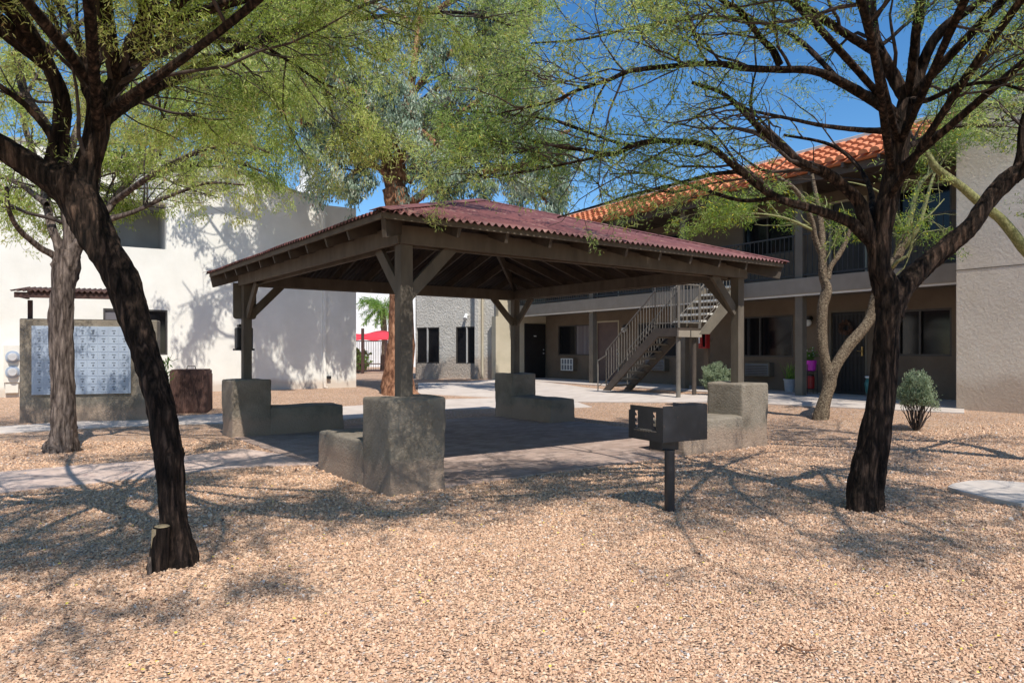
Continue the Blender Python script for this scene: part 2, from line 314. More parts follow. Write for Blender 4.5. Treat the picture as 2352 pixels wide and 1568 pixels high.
# ------------------------------------------------------------ gravel stones
def stones():
    out=[]
    for y0,y1,dens,size in ((2.2,3.9,5000,.0069),(3.9,5.6,3300,.0078),(5.6,8.,1500,.0094),(8.,11.,500,.012)):
        w0=.78*y1+.3;n=int(dens*(y1-y0)*2*w0);x=rng.uniform(-w0,w0,n);y=rng.uniform(y0,y1,n)
        k=np.abs(x)<.78*y+.25;x=x[k];y=y[k];bad=np.zeros(len(x),bool)
        for p in polys[:3]: bad|=inpoly(x,y,p)
        keep=~bad|(rng.random(len(x))<.012);x=x[keep];y=y[keep]
        s=size*np.exp(rng.normal(0,.28,len(x)));out.append(np.stack([x,y,s],1))
    A=np.vstack(out);n=len(A)
    base=np.array([[-1,-1,-.7],[1,-1,-.7],[1,1,-.7],[-1,1,-.7],[-.7,-.7,.7],[.7,-.7,.7],[.7,.7,.7],[-.7,.7,.7]])
    Vv=base[None]*np.array([1.,.78,.62])+rng.uniform(-.3,.3,(n,8,3));Vv*=A[:,2][:,None,None]*.8
    q=rng.normal(size=(n,4))*np.array([1.3,.5,.5,1.6]);q/=np.linalg.norm(q,axis=1)[:,None];w,a,b,c=q.T
    R=np.stack([1-2*(b*b+c*c),2*(a*b-c*w),2*(a*c+b*w),2*(a*b+c*w),1-2*(a*a+c*c),2*(b*c-a*w),2*(a*c-b*w),2*(b*c+a*w),1-2*(a*a+b*b)],1).reshape(n,3,3)
    Vv=np.einsum('nij,nkj->nki',R,Vv)
    Vv[:,:,0]+=A[:,0][:,None];Vv[:,:,1]+=A[:,1][:,None];Vv[:,:,2]+=(gz(A[:,0],A[:,1])+A[:,2]*rng.uniform(-.1,.5,n))[:,None]
    f=np.array([(0,3,2,1),(4,5,6,7),(0,1,5,4),(1,2,6,5),(2,3,7,6),(3,0,4,7)])
    FQ=(np.arange(n)[:,None,None]*8+f[None]).reshape(-1,4)
    r=rng.random(n);r=np.where(rng.random(n)<.7,.3+.5*r,r)
    tag(link('gravel',fastmesh('gravel',Vv.reshape(-1,3),FQ,np.repeat(r,6)),M['stone']),'pinkish tan crushed gravel covering the yard','gravel',kind='stuff')
    n=420;x=rng.uniform(-4,4,n);y=rng.uniform(3,8,n);k=np.abs(x)<.76*y;x=x[k];y=y[k];n=len(x)
    t=rng.uniform(0,6.28,n);s=rng.uniform(.005,.011,n);z=gz(x,y)+.018
    c=np.stack([np.stack([x+s*np.cos(t+i*1.57),y+s*np.sin(t+i*1.57),z+rng.uniform(0,.008,n)],1) for i in range(4)],1)
    tag(link('fallen_petals',fastmesh('petals',c.reshape(-1,3),np.arange(n*4).reshape(n,4)),M['petal']),'tiny yellow petals dropped over the gravel','petals',kind='stuff')
stones()
def litter():
    pts=[]
    for cx,cy,sp,n in ((-2.2,4.6,1.1,1500),(3.1,6.3,1.3,1300),(-6.3,9.9,1.5,900),(0,5,3,900),(6.2,12.8,1.,300)):
        pts.append(np.stack([rng.normal(cx,sp,n),rng.normal(cy,sp,n)],1))
    p=np.vstack(pts);p=p[(p[:,1]>2.3)];n=len(p);t=rng.uniform(0,6.28,n);L=rng.uniform(.008,.03,n);w=rng.uniform(.0015,.004,n)
    z=gz(p[:,0],p[:,1])+rng.uniform(.014,.022,n);d=np.stack([np.cos(t),np.sin(t),rng.normal(0,.12,n)],1);q=np.stack([-np.sin(t),np.cos(t),0*t],1);c=np.stack([p[:,0],p[:,1],z],1)
    V=np.stack([c-d*L[:,None],c+q*w[:,None],c+d*L[:,None],c-q*w[:,None]],1)
    tag(link('leaf_litter',fastmesh('leaf_litter',V.reshape(-1,3),np.arange(n*4).reshape(n,4)),surf('dry_litter',(.07,.04,.025),(.22,.14,.08),.9,9)),'dry brown leaf litter scattered under the trees','leaf litter',kind='stuff')
litter()
# ------------------------------------------------------------ gazebo
PC=GW/2
gz0=Gz(GS/2+PC,GS/2+PC)
gaz=thing('gazebo',gz0,'square timber gazebo with red corrugated hip roof in the middle of the yard','gazebo')
corners=[(0,0),(0,GS),(GS,GS),(GS,0)]
ZB=2.49;HP=.932;EV=GS/2+.494;ZE=2.70;ZA=3.773;SL=(ZA-ZE)/EV
def GC(a,b,z): return Gz(a+GS/2+PC,b+GS/2+PC,z)     # centred frame
def roofz(r): return ZA-SL*r
dirs=[((1,0),(0,1)),((0,-1),(1,0)),((-1,0),(0,-1)),((0,1),(-1,0))]
for i,(ca,cb) in enumerate(corners):
    c=Gz(ca+PC,cb+PC);mb=MB();w=.14
    mb.box(c+np.array([*(-g1*w/2-g2*w/2),HP-.02]),[*g1*w,0],[*g2*w,0],[0,0,2.685-HP]);build(mb,'post',M['wood'],gaz,bevel=.006)
    for d in ((1,0) if ca==0 else (-1,0),(0,1) if cb==0 else (0,-1)):
        D=np.array([*(g1*d[0]+g2*d[1]),0]);mb=MB();mb.beam(c+D*.05+[0,0,1.98],c+D*.58+[0,0,2.52],.05,.13);build(mb,'knee_brace',M['wood'],gaz,bevel=.005)
hs=GS/2
for k in range(4):
    A=[(-hs,-hs),(hs,-hs),(hs,hs),(-hs,hs)][k];Bq=[(hs,-hs),(hs,hs),(-hs,hs),(-hs,-hs)][k]
    A=np.array(A,float);Bq=np.array(Bq,float);t=(Bq-A)/np.linalg.norm(Bq-A);nrm=np.array([t[1],-t[0]])
    mb=MB()
    for off in (.094,-.094):
        a=A+nrm*off-t*.14*(1 if off>0 else -.0);b=Bq+nrm*off+t*.14*(1 if off>0 else -.0);
        if off<0: a=a+t*.12;b=b-t*.12
        else: a=a+t*.05;b=b-t*.05
        mb.beam(GC(*a,ZB+.095),GC(*b,ZB+.095),.042,.19)
    build(mb,'beam',M['wood'],gaz,bevel=.004)
    # fascia board
    mb=MB();E=EV-.03;a=[(-E,-E),(E,-E),(E,E),(-E,E)][k];b=[(E,-E),(E,E),(-E,E),(-E,-E)][k]
    mb.beam(GC(*a,ZE-.022),GC(*b,ZE-.022),.03,.06);build(mb,'fascia_board',M['wood'],gaz,bevel=.004)
    # rafters
    for q in np.arange(-2.4,2.41,.6):
        o=A+(Bq-A)/2+t*q; e0=o+nrm*(EV-.05-hs); e1=nrm*abs(q)+t*q   # from eave to hip
        z0=roofz(EV-.05)-.1;z1=roofz(max(abs(q),.08))-.1
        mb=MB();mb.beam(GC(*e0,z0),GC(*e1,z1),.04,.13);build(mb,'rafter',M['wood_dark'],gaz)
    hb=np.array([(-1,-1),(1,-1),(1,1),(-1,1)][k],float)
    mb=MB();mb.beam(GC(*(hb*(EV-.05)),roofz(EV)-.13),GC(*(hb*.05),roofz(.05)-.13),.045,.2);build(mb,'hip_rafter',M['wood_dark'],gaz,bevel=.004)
    # corrugated panel
    wl=.088;am=.017;ns=int(EV*2/wl*8);aa=np.linspace(-EV,EV,ns+1);nb=7;Vt=[];Fs=[]
    cz=am*np.sin(2*np.pi*aa/wl)+.02
    for j in range(nb+1):
        r=EV+.03-(EV+.03-np.abs(aa))*j/nb           # distance from centre along nrm
        P=nrm[None]*r[:,None]+t[None]*aa[:,None]
        Vt.append(np.stack([*(GO[:,None]+g1[:,None]*(P[:,0]+GS/2+PC)+g2[:,None]*(P[:,1]+GS/2+PC)),roofz(r)+cz+(.004*np.sin(aa*3+j))],1))
    Vt=np.vstack(Vt);m_=ns+1
    Fs=[(j*m_+i,j*m_+i+1,(j+1)*m_+i+1,(j+1)*m_+i) for j in range(nb) for i in range(ns)]
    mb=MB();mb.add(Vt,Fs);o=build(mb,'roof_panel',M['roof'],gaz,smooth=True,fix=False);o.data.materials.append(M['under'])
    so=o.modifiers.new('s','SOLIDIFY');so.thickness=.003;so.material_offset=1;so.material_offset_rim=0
    # hip cap
    mb=MB();c0=hb*(EV+.02);P0=GC(*c0,roofz(EV+.02)+.045);P1=GC(0,0,ZA+.045);d=P1-P0;sd=np.cross(d,[0,0,1]);sd/=np.linalg.norm(sd)
    for sg in (1,-1):
        dn=sd*sg*.11+np.array([0,0,-.03]);mb.box(P0,d,dn,[0,0,.006])
    build(mb,'ridge_cap',M['roof'],gaz)
# ceiling purlins seen from below
# masonry benches
def bench(i,label,rot):
    c=Gz(corners[i][0]+PC,corners[i][1]+PC)
    t=thing('masonry_bench',c,label,'bench','stucco pedestals with benches at the gazebo corners')
    return t
b0=thing('masonry_bench',(0,0,0),'near stucco pedestal bench, mottled by tree shade, holding the front gazebo post','bench','stucco pedestals with benches at the gazebo corners')
def rough_block(poly,z,w,name,ex,parent,m):
    pass
def stucco(name,boxes,parent,bev):
    bm=bmesh.new()
    for (x0,y0,z0,x1,y1,z1) in boxes:
        r=bmesh.ops.create_cube(bm,size=1)
        for v in r['verts']: v.co=Vector((x0+(x1-x0)*(v.co.x+.5),y0+(y1-y0)*(v.co.y+.5),z0+(z1-z0)*(v.co.z+.5)))
    bmesh.ops.bevel(bm,geom=bm.edges[:],offset=bev,segments=3,profile=.6,affect='EDGES')
    for _ in range(3): bmesh.ops.subdivide_edges(bm,edges=[e for e in bm.edges if e.calc_length()>.12],cuts=1,use_grid_fill=True)
    for v in bm.verts:
        c=v.co;k=.006*math.sin(c.x*9+c.z*5)+.006*math.sin(c.y*8-c.z*7+2)+.004*math.sin(c.z*23+c.x*17)
        v.co=c+v.normal*k
    bmesh.ops.recalc_face_normals(bm,faces=bm.faces)
    me=bpy.data.meshes.new(name);bm.to_mesh(me);bm.free();me.polygons.foreach_set('use_smooth',np.ones(len(me.polygons),bool))
    return link(name,me,M['ped'],parent)
stucco('pedestal',[(-PC,-PC,-.12,PC,PC,HP)],b0,.035)
stucco('seat',[(-PC+.004,PC-.03,-.12,PC-.004,PC+1.267,.466)],b0,.04)
labs=['near stucco pedestal bench, mottled by tree shade, holding the front gazebo post',
'left stucco pedestal bench, almost black with shade, nearest the mailboxes',
'back stucco pedestal bench facing the apartment door, farthest gazebo corner',
'right stucco pedestal bench lit by sun behind the charcoal grill']
for i in range(4):
    o=b0 if i==0 else copy_tree(b0)
    o.location=tuple(Gz(corners[i][0]+PC,corners[i][1]+PC));o.rotation_euler=(0,0,GT-math.pi/2*i);o['label']=labs[i]
# post sign + dispenser on left post
c=Gz(PC,GS+PC);bk=np.array([*g2,0])
mb=MB();pl=[];W2,H2=.19,.30
for sx,sz in ((-1,1),(1,1)): pl.append((sx*W2,sz*H2))
for a in np.linspace(0,-math.pi/2,5): pl.append((W2-.05+.05*math.cos(a),-H2+.05+.05*math.sin(a)))
for a in np.linspace(-math.pi/2,-math.pi,5): pl.append((-W2+.05+.05*math.cos(a),-H2+.05+.05*math.sin(a)))
cc=c+bk*.10+np.array([0,0,2.24]);mb.prism([cc+np.array([*g1,0])*x+np.array([0,0,z]) for x,z in pl],bk*.012)
tag(build(mb,'sign_board',M['trim_d'],loc=cc,bevel=.002),'blank brown back of a sign board on the left gazebo post','sign')
dp=thing('bag_dispenser',c+bk*.14+np.array([0,0,1.42]),'black metal dispenser box behind the left gazebo post','dispenser')
mb=MB();mb.cbox(c+bk*.16+np.array([0,0,1.62]),.27,.16,.36,GT);build(mb,'box',M['blacky'],dp,bevel=.02)
mb=MB();mb.cbox(c+bk*.16+np.array([0,0,1.43]),.31,.2,.035,GT);build(mb,'tray',M['blacky'],dp,bevel=.008)
mb=MB();mb.cbox(c+bk*.16+np.array([0,0,1.83]),.2,.13,.05,GT);build(mb,'lid',M['blacky'],dp,bevel=.015)
# ------------------------------------------------------------ charcoal grill
gb=G(1538,1172);gr=thing('park_grill',gb,'black steel charcoal grill on a single post beside the gazebo','grill')
dl=np.array([-.5,.866,0]);dr=np.array([.866,.5,0]);up=np.array([0,0,1.])
nc=np.array([(1522-CX)/F*6.02,6.02,0]);zb,zt=.62,.925
nc=U(1522,1017,6.02);zb=nc[2];nc[2]=0;zt=zb+.30;Ld=.45;Lr=.52
Z_=lambda z:np.array([0,0,z])
mb=MB();mb.lathe(gb+Z_(-.06),[(.045,0),(.045,zb-.02-gb[2]+.0)],20);build(mb,'post',M['black'],gr,smooth=False)
mb=MB();mb.cbox(nc+dl*Ld/2+dr*Lr*.42+Z_(zb-.05),.20,.17,.09,math.atan2(.5,.866));build(mb,'bracket',M['black'],gr,bevel=.006)
mb=MB();mb.box(nc+Z_(zb)+dr*.004+dl*.004,dl*(Ld-.008),dr*(Lr-.008),Z_(.006));build(mb,'floor_plate',M['black'],gr)
# notched side plates: outline with tooth slots cut (built as strips)
def notched(o,name):
    mb=MB();T=.005;h=zt-zb
    def rect(u0,u1,v0,v1): mb.box(o+dl*u0+Z_(zb+v0),dl*(u1-u0),dr*T,Z_(v1-v0))
    s1,s2=(.085,.125),(.325,.365)
    vt=h-.045;vb=.10
    rect(0,Ld,0,vb);rect(s1[1],s2[0],vb,vt);rect(0,s1[0],vb,vt);rect(s2[1],Ld,vb,vt);rect(.0,Ld-.02,vt,h)
    for s in (s1,s2):
        for i in range(3):
            z=vb+(vt-vb)*(i+.5)/3
            mb.prism([o+dl*s[1]+Z_(zb+z-.022),o+dl*s[1]+Z_(zb+z+.012),o+dl*(s[0]+.012)+Z_(zb+z-.018)],dr*T)
    return build(mb,name,M['black'],gr)
notched(nc,'side_plate');notched(nc+dr*(Lr-.005),'side_plate')
mb=MB();mb.box(nc+Z_(zb),dr*Lr,dl*-.005,Z_(zt-zb+.012));build(mb,'back_plate',M['black'],gr,bevel=.002)
mb=MB();mb.box(nc+Z_(zt+.012)+dr*.17,dr*(Lr-.17),dl*.16,Z_(.005));build(mb,'shelf_plate',M['black'],gr)
mb=MB()
for i in range(13): p=nc+dr*(.02+i*.04)+Z_(zb+.085);mb.tube([p+dl*.02,p+dl*(Ld-.03)],.005,6)
mb.tube([nc+dl*.03+dr*.01+Z_(zb+.08),nc+dl*.03+dr*(Lr-.01)+Z_(zb+.08)],.006,6);build(mb,'grate',M['black'],gr)
mb=MB();p=nc-dr*.012+Z_(zb+.088)
mb.tube([p+dl*.07,p+dl*.36-Z_(.004)],.0045,6)
for i in range(5): mb.tube([p+dl*(.14+.035*i)+np.array([.011*math.cos(a),0,.011*math.sin(a)])+dl*.004*j for j,a in enumerate(np.linspace(0,6.28,9))],.003,5)
build(mb,'spring_handle',M['rail'],gr)
# ------------------------------------------------------------ mailbox kiosk
mk_l=U(44,972,13.7);mk_l=G(44,971);dirm=np.array([.948,.318,0]);nm=np.array([.318,-.948,0])
mk=thing('mailbox_kiosk',mk_l,'grey stucco mailbox wall with silver locker panel and small rusty roof','mailbox')
K=F/mk_l[1]
Lw=2.36;zt_=mk_l[2]+(971-731)/K
mb=MB();mb.box(mk_l-Z_(.1),dirm*Lw,-nm*.42,Z_(zt_-mk_l[2]+.1));build(mb,'wall',M['ped'],mk,bevel=.025,seg=3)
def onk(px,out=0.):   # distance along the kiosk for a survey column
    t=(px-CX)/F;A=mk_l[:2]+nm[:2]*out;k=(t*A[1]-A[0])/(dirm[0]-t*dirm[1]);return k
k0,k1=onk(72,.05),onk(300,.05);zP0=H-(907-YH)/K;zP1=zt_-(748-731)/K
mb=MB();mb.box(mk_l+dirm*k0+Z_(zP0-mk_l[2])-nm*.01,dirm*(k1-k0),nm*.055,Z_(zP1-zP0));cab=build(mb,'locker_panel',M['zinc'],mk,bevel=.004)
nc_,nr=9,8;cw=(k1-k0-.06)/nc_;rh=(zP1-zP0-.06)/nr
for i in range(nc_):
    for j in range(nr):
        o=mk_l+dirm*(k0+.03+i*cw)+Z_(zP0-mk_l[2]+.03+j*rh)+nm*.045
        mb=MB();mb.box(o+dirm*.006+Z_(.006),dirm*(cw-.012),nm*.006,Z_(rh-.012));dr_=build(mb,'locker_door',M['zinc'],mk,bevel=.0015,seg=1)
        mb=MB();mb.box(o+dirm*cw*.36+Z_(rh*.62)+nm*.006,dirm*cw*.36,nm*.003,Z_(.016))
        mb.box(o+dirm*cw*.48+Z_(rh*.28)+nm*.006,dirm*.03,nm*.006,Z_(.03));build(mb,'lock',M['slot'],dr_)
kr=onk(292)
for kk in (.09,kr-.1,):
    mb=MB();mb.box(mk_l+dirm*kk-nm*.16+Z_(zt_-mk_l[2]-.02),dirm*.07,-nm*.07,Z_(.38));build(mb,'roof_post',M['rustd'],mk)
zr=H+(YH-685)/K
mb=MB();mb.box(mk_l+dirm*.0+nm*.28+Z_(zr-mk_l[2]),dirm*kr,-nm*.04,Z_(.10));mb.box(mk_l-nm*.45+Z_(zr-mk_l[2]+.1),dirm*kr,-nm*.04,Z_(.1))
for kk in (.0,kr-.04): mb.box(mk_l+dirm*kk+nm*.24+Z_(zr-mk_l[2]+.015),dirm*.04,-nm*.70,Z_(.09))
build(mb,'roof_frame',M['rustd'],mk)
aa=np.linspace(-.05,kr+.05,int(kr/.095*8));rows=[]
for w_,zz in ((.33,.13),(-.1,.19),(-.52,.25)):
    rows.append(np.array([mk_l+dirm*a+nm*w_+Z_(zr-mk_l[2]+zz+.02*math.sin(a/.095*6.283)) for a in aa]))
n_=len(aa);mb=MB();mb.add(np.vstack(rows),[(j*n_+i,j*n_+i+1,(j+1)*n_+i+1,(j+1)*n_+i) for j in range(2) for i in range(n_-1)])
o=build(mb,'corrugated_roof',M['rust'],mk,smooth=True,fix=False);o.modifiers.new('s','SOLIDIFY').thickness=.004
# ------------------------------------------------------------ trash enclosure
tb=G(425,948);tt=thing('trash_bin',tb,'rust brown ribbed metal trash bin with a lid handle','trash bin')
K=F/tb[1];Wt=78/K;Ht=97/K;ang=.25
mb=MB();c=tb+np.array([0,.3,Ht/2]);mb.cbox(c,Wt,Wt,Ht,ang)
ex=np.array([math.cos(ang),math.sin(ang),0]);ey=np.array([-math.sin(ang),math.cos(ang),0])
body=build(mb,'body',M['rust'],tt)
mb=MB()
for i in range(17):
    for s_,(e1_,e2_) in ((-1,(ex,ey)),(1,(ey,ex))):
        q=c-Z_(Ht/2-.04)+e1_*(-Wt/2+.03+i*(Wt-.06)/16)+(e2_*(-Wt/2-.008) if s_<0 else e2_*(Wt/2+.008));mb.box(q-e1_*.009-e2_*.008,e1_*.018,e2_*.016,Z_(Ht-.12))
build(mb,'ribs',M['rust'],tt)
mb=MB();mb.cbox(c+Z_(Ht/2+.012),Wt*.93,Wt*.93,.03,ang);lid=build(mb,'lid',M['rustd'],tt,bevel=.008)
mb=MB();q=c+Z_(Ht/2+.03);mb.tube([q-ex*.09,q-ex*.08+Z_(.06),q+ex*.08+Z_(.06),q+ex*.09],.012,8);build(mb,'handle',M['blacky'],lid)
# ------------------------------------------------------------ white building (left)
WA=np.array([-8.65,19.7]);wd=np.array([*BV,0]);wn=np.array([.537,-.844,0])
def wk(px,off=0.):
    t=(px-CX)/F;A=WA+wn[:2]*off;return (t*A[1]-A[0])/(wd[0]-t*wd[1])
def W(k,z,off=0.): p=WA+BV*k+wn[:2]*off;return np.array([p[0],p[1],z])
def wz(px,py): k=wk(px);p=W(k,0);return H+(YH-py)/F*p[1]
kR=wk(818);kS=wk(742);kP=wk(640);kL=-14.;zc=wz(742,457);zp=wz(640,402)
wb=thing('white_building',W(0,.2),'white stucco building with curved mission parapet behind the mailboxes','building')
ow=(wk(228),wk(382),wz(382,573),wz(382,466));ww=(wk(237),wk(385),wz(385,815),wz(385,712))
top=[(kL,zp),(kP-1.4,zp)]+[(kP-1.4+ (kS-kP+1.2)*s_, zp-(zp-zc)*float(sm(s_))) for s_ in np.linspace(.05,1,10)]+[(kS,zc),(kS,zc-.18),(kR,zc-.18)]
# wall: four pieces around the openings (window below, balcony above share columns)
mb=MB();TH=.35
def wpoly(pts): mb.prism([W(k,z) for k,z in pts],-wn*TH)
x0=min(ow[0],ww[0]);x1=max(ow[1],ww[1])
wpoly([(kL,-.2),(x0,-.2),(x0,zp),(kL,zp)])
wpoly([(x0,-.2),(x1,-.2),(x1,ww[2]),(x0,ww[2])])
wpoly([(x0,ww[3]),(x1,ww[3]),(x1,ow[2]),(x0,ow[2])])
wpoly([(x0,ow[3]),(x1,ow[3]),(x1,zp),(x0,zp)])
if ow[0]>x0: wpoly([(x0,ow[2]),(ow[0],ow[2]),(ow[0],ow[3]),(x0,ow[3])])
if ww[0]>x0: wpoly([(x0,ww[2]),(ww[0],ww[2]),(ww[0],ww[3]),(x0,ww[3])])
if ow[1]<x1: wpoly([(ow[1],ow[2]),(x1,ow[2]),(x1,ow[3]),(ow[1],ow[3])])
if ww[1]<x1: wpoly([(ww[1],ww[2]),(x1,ww[2]),(x1,ww[3]),(ww[1],ww[3])])
wpoly([(x1,-.2),(kR,-.2),(kR,zc-.18),(kS,zc-.18),(kS,zc)]+[q for q in top[2:-3]][::-1]+[(x1,zp)])
mb.box(W(kR,-.2)-wn*TH,-wd*.35,-wn*6,Z_(zc));build(mb,'wall',M['cream'],wb)
mb=MB()
prev=None
for k,z in top[1:12]:
    if prev is not None: mb.beam(W(prev[0],prev[1]+.03,.02-TH/2-.02),W(k,z+.03,.02-TH/2-.02),TH+.1,.07)
    prev=(k,z)
mb.beam(W(kL,zp+.03,-TH/2),W(kP-1.4,zp+.03,-TH/2),TH+.1,.07);build(mb,'parapet_cap',M['opening'],wb)
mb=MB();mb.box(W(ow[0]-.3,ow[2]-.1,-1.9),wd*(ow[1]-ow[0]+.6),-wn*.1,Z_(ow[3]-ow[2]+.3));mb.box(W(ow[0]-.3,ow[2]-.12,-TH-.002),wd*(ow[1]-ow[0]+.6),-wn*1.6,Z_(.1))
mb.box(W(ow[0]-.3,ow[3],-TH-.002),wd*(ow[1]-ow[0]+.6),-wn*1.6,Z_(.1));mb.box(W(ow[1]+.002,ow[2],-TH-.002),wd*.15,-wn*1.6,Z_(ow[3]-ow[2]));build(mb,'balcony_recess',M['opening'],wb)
def window(parent,P,du,dn,w,h,mull=(.5,),fm='frame',gm='glass',depth=.06,extra=None):
    """P: lower-left world corner on the wall face, du along, dn outward"""
    mb=MB();f=.045
    mb.box(P-dn*depth,du*w,dn*.05,Z_(f));mb.box(P-dn*depth+Z_(h-f),du*w,dn*.05,Z_(f))
    mb.box(P-dn*depth+Z_(f),du*f,dn*.05,Z_(h-2*f));mb.box(P-dn*depth+du*(w-f)+Z_(f),du*f,dn*.05,Z_(h-2*f))
    for q in mull: mb.box(P-dn*depth+du*(w*q-f/2)+Z_(f),du*f,dn*.05,Z_(h-2*f))
    o=build(mb,'window',M[fm],parent)
    mb=MB();mb.box(P-dn*(depth+.03)+du*.01+Z_(.01),du*(w-.02),dn*.02,Z_(h-.02));build(mb,'pane',M[gm],o)
    if extra:
        mb=MB();a,b,mm=extra;mb.box(P-dn*(depth+.006)+du*(w*a+.03)+Z_(f),du*(w*(b-a)-.06),dn*.012,Z_(h-2*f));build(mb,'curtain',M[mm],o)
    return o
window(wb,W(ww[0],ww[2]),wd,wn,ww[1]-ww[0],ww[3]-ww[2],(.45,),extra=(0,.45,'blind'))
mb=MB();kd=wk(741);mb.box(W(kd,.2,.0),wd*.09,wn*.07,Z_(zc-.5));mb.tube([W(kd+.045,.42,.05),W(kd+.045,.3,.1),W(kd+.1,.28,.25)],.045,8);build(mb,'downspout',M['cream'],wb)
mb=MB();mb.box(W(kd+.12,.55,.0),wd*.12,wn*.1,Z_(.1));build(mb,'outlet_box',M['blacky'],wb,bevel=.01)
# bell shaped ornament behind
bp=U(706,450,26.);r_=28/F*26
mb=MB();q=bp.copy();q[2]=.3
zB=bp[2]-.3
mb.lathe([q[0],q[1],0],[(r_*1.05,.25),(r_*1.05,zB-.6),(r_,zB),(r_*1.0,zB+.3),(r_*.92,zB+.55),(r_*.60,zB+.72),(r_*.66,zB+.85),(r_*.62,zB+1.15),(r_*.45,zB+1.38),(r_*.2,zB+1.48),(.02,zB+1.5)],28)
tag(build(mb,'turret',M['white'],loc=q,smooth=True),'small white rounded turret rising beyond the curved parapet','turret')
# electric meters
mt=thing('electric_meter',W(wk(28),wz(28,875),.0),'cream metal box with two round electric meters on the white wall','meter box')
ka,kb=wk(9),wk(46);za,zb_=wz(28,878),wz(28,792)
mb=MB();mb.box(W(ka,za,.0),wd*(kb-ka),wn*.12,Z_(zb_-za));mb.box(W(ka+.03,za-.26,0),wd*(kb-ka-.06),wn*.09,Z_(.255));build(mb,'cabinet',M['meter'],mt,bevel=.012)
for f_ in (.28,.68):
    c=W((ka+kb)/2+.02,za+(zb_-za)*f_,.12);pts=[c,c+wn*.03,c+wn*.031,c+wn*.12];mb=MB();mb.tube(pts,[.15,.15,.12,.11],24);o=build(mb,'meter_ring',M['zinc'],mt)
    mb=MB();mb.tube([c+wn*.121,c+wn*.15],[.10,.085],20);mb.box(c+wn*.15-wd*.04-Z_(-.01),wd*.08,wn*.004,Z_(.03));build(mb,'dial',M['lframe'],o)
# ------------------------------------------------------------ apartment building (right)
SW=16.1;SF=14.6;ST=13.88;aC=a_of(1254,SW);aT=a_of(2195,ST);aR=aT+4.6
ap=thing('apartment_building',Bp((aC+aT)/2,SW,.3),'two storey tan apartment building with orange tile eave on the right','building')
ea=np.array([.537,-.844,0]);es=np.array([.844,.537,0])
ZS0,ZS1=2.72,3.07;ZR=5.48
def hole_wall(mb,a0,a1,z0,z1,s,holes,th=.2):
    """wall along a at depth s with rectangular holes (a0,a1,z0,z1); built as columns"""
    cuts=sorted(set([a0,a1]+[h[0] for h in holes]+[h[1] for h in holes]))
    for l,r in zip(cuts,cuts[1:]):
        if r-l<1e-4: continue
        hh=sorted([h for h in holes if h[0]<=l+1e-6 and h[1]>=r-1e-6],key=lambda h:h[2]);z=z0
        for h in hh:
            if h[2]>z+1e-4: mb.box(Bp(l,s,z),ea*(r-l),es*th,Z_(h[2]-z))
            z=h[3]
        if z1>z: mb.box(Bp(l,s,z),ea*(r-l),es*th,Z_(z1-z))
def zw(px,py,s): t=(px-CX)/F;return H+(YH-py)/F*(s/(t*.844+.537))
wins=[(1282,1362,744,816,(.5,),(.5,1,'curtain')),(1466,1562,737,820,(.5,),None),(1706,1822,722,820,(.35,),None),(2062,2186,706,818,(.42,),None)]
doors=[(1368,1422,735),(1905,1992,709)]
holes=[];
for w_ in wins: holes.append((a_of(w_[0],SW),a_of(w_[1],SW),zw(w_[1],w_[3],SW),zw(w_[1],w_[2],SW)))
dh=[(a_of(d[0],SW),a_of(d[1],SW),ZF,zw(d[1],d[2],SW)) for d in doors]
# second storey openings follow the ones below
up_=[(h[0],h[1],4.0,5.05) for h in holes]+[(d[0],d[1],ZS1,5.1) for d in dh]
mb=MB();hole_wall(mb,aC,aR,.1,ZS0,SW,holes+dh);hole_wall(mb,aC,aR,ZS0,ZR+.2,SW,up_);build(mb,'wall',M['tan'],ap)
mb=MB();mb.box(Bp(aC-.2,13.9,.0),ea*.2,es*(SW-13.9+.2),Z_(ZR+.6));mb.box(Bp(aC-.2,13.72,0),ea*.3,es*.18,Z_(ZS0));build(mb,'end_wall',M['tan_l'],ap)
for w_,h in zip(wins,holes): window(ap,Bp(h[0],SW,h[2]),ea,-es,h[1]-h[0],h[3]-h[2],w_[4],extra=w_[5])
for h in up_[:4]: window(ap,Bp(h[0],SW,h[2]),ea,-es,h[1]-h[0],h[3]-h[2],(.5,))
def door(h,mm,name='door',s=SW,wreath=False,bars=False,light=False):
    mb=MB();w=h[1]-h[0];o=Bp(h[0],s+.06,h[2])
    mb.box(o+ea*.05,ea*(w-.1),es*.045,Z_(h[3]-h[2]-.05));d=build(mb,name,M[mm],ap)
    mb=MB()
    for q in (0,w-.05): mb.box(Bp(h[0]+q,s-.015,h[2]),ea*.05,es*.11,Z_(h[3]-h[2]))
    mb.box(Bp(h[0]+.05,s-.015,h[3]-.05),ea*(w-.1),es*.11,Z_(.05));build(mb,'door_frame',M['trim_d'] if bars else M['tan_l'],ap)
    if bars:
        mb=MB()
        for i in range(9): mb.box(Bp(h[0]+.09+i*(w-.2)/8,s+.02,h[2]+.03),ea*.014,es*.014,Z_(h[3]-h[2]-.1))
        for z in (.03,.92,1.05,h[3]-h[2]-.12): mb.box(Bp(h[0]+.06,s+.016,h[2]+z),ea*(w-.12),es*.022,Z_(.03))
        build(mb,'security_bars',M['rail_d'],d)
        mb=MB();mb.box(Bp(h[1]-.14,s-.02,h[2]+.93),ea*.035,es*.035,Z_(.22));mb.tube([Bp(h[1]-.12,s-.03,h[2]+1.03),Bp(h[1]-.12,s-.06,h[2]+1.04),Bp(h[1]-.22,s-.06,h[2]+1.05)],.01,6);build(mb,'handle',M['brass'],d)
    else:
        mb=MB()
        for z in (.95,1.1): mb.sphere(Bp(h[1]-.12,s+.035,h[2]+z),.028,8,6)
        build(mb,'handle',M['lframe'],d)
    return d
